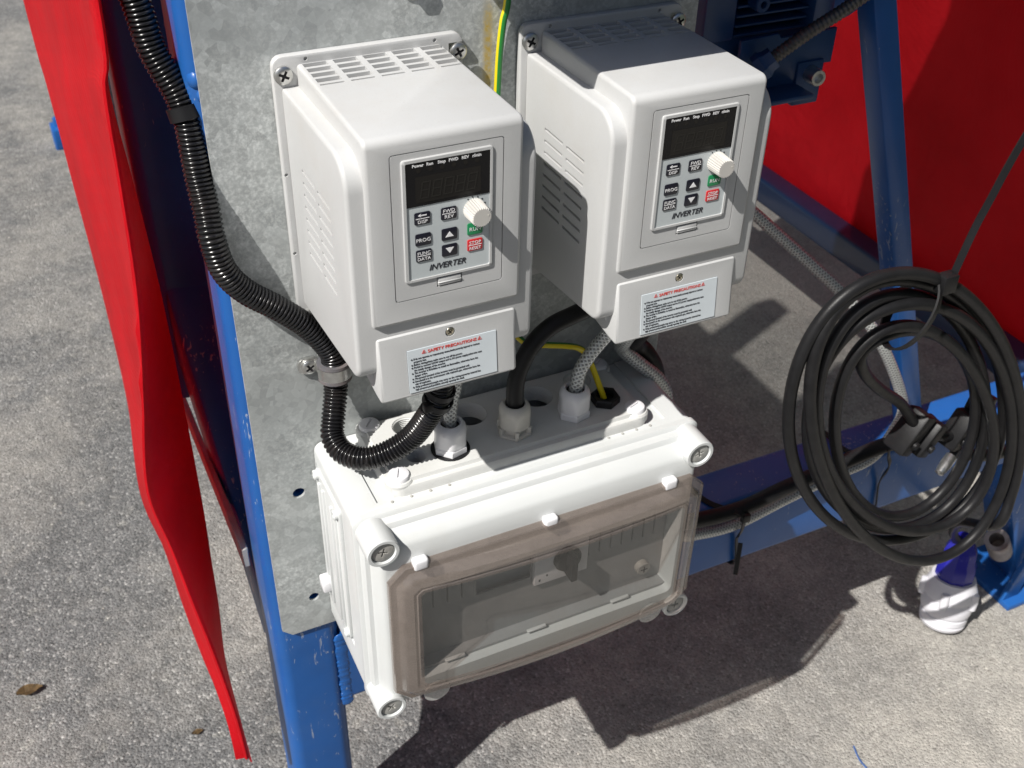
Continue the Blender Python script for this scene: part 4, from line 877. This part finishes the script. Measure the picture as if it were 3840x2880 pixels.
for i, (a, bb_, c) in enumerate(zip(As, Bs, Cs)):
    row = []
    for k in range(17):
        f = k / 16; p = a.lerp(bb_, f); p.x += .0022 * math.sin(i * .13 + f * 4) * math.sin(math.pi * f) - .004 * max(0, 1 - abs(f - .5) / .14) * min(1, i / 12) + .003 * max(0, 1 - abs(f - .8) / .13) + .002 * math.sin(i * 2.1) * max(0, 1 - abs(i - 27) / 5) * f; row.append(t.verts.new(p))
    for k in range(1, 3):      # rounded hem
        row.append(t.verts.new(bb_ + Vector((.0016 * k, -.0012 * (k == 1), 0))))
    e = bb_ + Vector((.0032, 0, 0))
    for k in range(1, 9):
        f = k / 8; p = e.lerp(c, f); p.y += .004 * math.sin(i * .16 + f * 3) * math.sin(math.pi * f); row.append(t.verts.new(p))
    rows.append(row)
for r0, r1 in zip(rows, rows[1:]):
    for k in range(len(r0) - 1): t.faces.new((r0[k], r0[k + 1], r1[k + 1], r1[k]))
bmesh.ops.solidify(t, geom=t.faces[:], thickness=.0012); join(b, t)
o = ob('red_tarpaulin', b, 'tarp', ang=50); tag(recenter(o), 'bright red tarpaulin flap hanging in folds beside the blue post', 'tarpaulin')
b = nb(); t = nb(); rows = []
for i in range(24):
    y = .0 + i * .04; row = []
    for k in range(40):
        z = -.615 + k * .045; x = 1.024 + .010 * math.sin(y * 9 + z * 4) * min(1, k / 6) + .006 * math.sin(y * 23 - z * 7) * min(1, k / 8); row.append(t.verts.new((x, y, z)))
    rows.append(row)
for r0, r1 in zip(rows, rows[1:]):
    for k in range(39): t.faces.new((r0[k], r0[k + 1], r1[k + 1], r1[k]))
bmesh.ops.solidify(t, geom=t.faces[:], thickness=.0015); join(b, t)
o = ob('red_tarpaulin', b, 'tarp', ang=60); tag(recenter(o), 'broad dark red tarpaulin side sheet in shade behind the coil and motor', 'tarpaulin')
# inner fold of tarpaulin hanging behind the blue post, with its hem bar
b = nb(); t = nb(); rows = []
for i in range(24):
    y = .085 + i * .018; row = []
    for k in range(10):
        row.append(t.verts.new((-.012 + .006 * math.sin(y * 22 + k) , y, -.452 + (k / 9) * .20)))
    rows.append(row)
for r0, r1 in zip(rows, rows[1:]):
    for k in range(9): t.faces.new((r0[k], r0[k + 1], r1[k + 1], r1[k]))
bmesh.ops.solidify(t, geom=t.faces[:], thickness=.0012); join(b, t)
o = ob('red_tarpaulin', b, 'tarp', ang=60); tag(recenter(o), 'dark red tarpaulin strip in shadow behind the blue post', 'tarpaulin')
b = nb(); beam(b, (-.0600, .300, -.470), (-.0590, .045, -.463), .006, .022, .001, 1); o = ob('hem_bar', b, 'bar'); tag(recenter(o), 'flat grey metal bar running back beside the blue post', 'bar')
# ================================================================== SMALL THINGS ON THE GROUND
b = nb(); prism(b, rrect(-.060, -.020, 2.04, 2.10, .006, 3), 'z', GZ, GZ + .05, .002); lathe(b, [(.012, 0), (.012, .02), (.008, .022), (.0002, .022)], (-.04, 2.07, GZ + .05), (0, 0, 1), 14)
o = ob('stand_foot', b, 'blue'); tag(recenter(o), 'small blue steel foot on the asphalt beyond the red flap', 'foot')
M['leaf'] = pm('dry leaf', (.17, .11, .05), .8, var=.4, ns=200)
for n_, (x, y, s_, lab) in enumerate([(-.305, .395, .016, 'crumpled dry brown leaf on the open asphalt'), (-.125, .245, .007, 'tiny dry leaf scrap on the asphalt near the red flap')]):
    b = nb(); t = nb(); rows = []
    for i in range(7):
        f = i / 6; row = []
        for k in range(5):
            u = (k - 2) / 2; wd = math.sin(math.pi * min(f * .95 + .03, 1)) * .55; row.append(t.verts.new((x + (f - .5) * 2 * s_, y + u * wd * s_, GZ + .0015 + s_ * (.25 * abs(u) + .25 * random.random()))))
        rows.append(row)
    for r0, r1 in zip(rows, rows[1:]):
        for k in range(4): t.faces.new((r0[k], r0[k + 1], r1[k + 1], r1[k]))
    bmesh.ops.solidify(t, geom=t.faces[:], thickness=.0004); join(b, t); o = ob('dry_leaf', b, 'leaf', ang=20); tag(recenter(o), lab, 'leaf')
M['chalk'] = pm('ochre chalk', (.46, .30, .17), .9, var=.3, ns=60)
b = nb(); prism(b, [(-.45, 2.02), (-.36, 2.07), (-.27, 2.13), (-.20, 2.19), (-.205, 2.205), (-.28, 2.15), (-.37, 2.095), (-.45, 2.04)], 'z', GZ + .0005, GZ + .004); o = ob('chalk_mark', b, 'chalk'); o['kind'] = 'structure'
b = nb(); tube(b, spline([(.598, -.165, GZ + .002), (.603, -.150, GZ + .003), (.604, -.130, GZ + .002), (.610, -.112, GZ + .002)], 6), .0009, 6); o = ob('blue_thread', b, 'blue'); tag(recenter(o), 'short blue thread lying on the sunlit asphalt', 'thread')
# ------------------------------------------------------------------ lift everything so that the ground is at zero
for o in list(S.objects):
    if o.parent is None and o.type in ('MESH', 'EMPTY'): o.location.z += UP
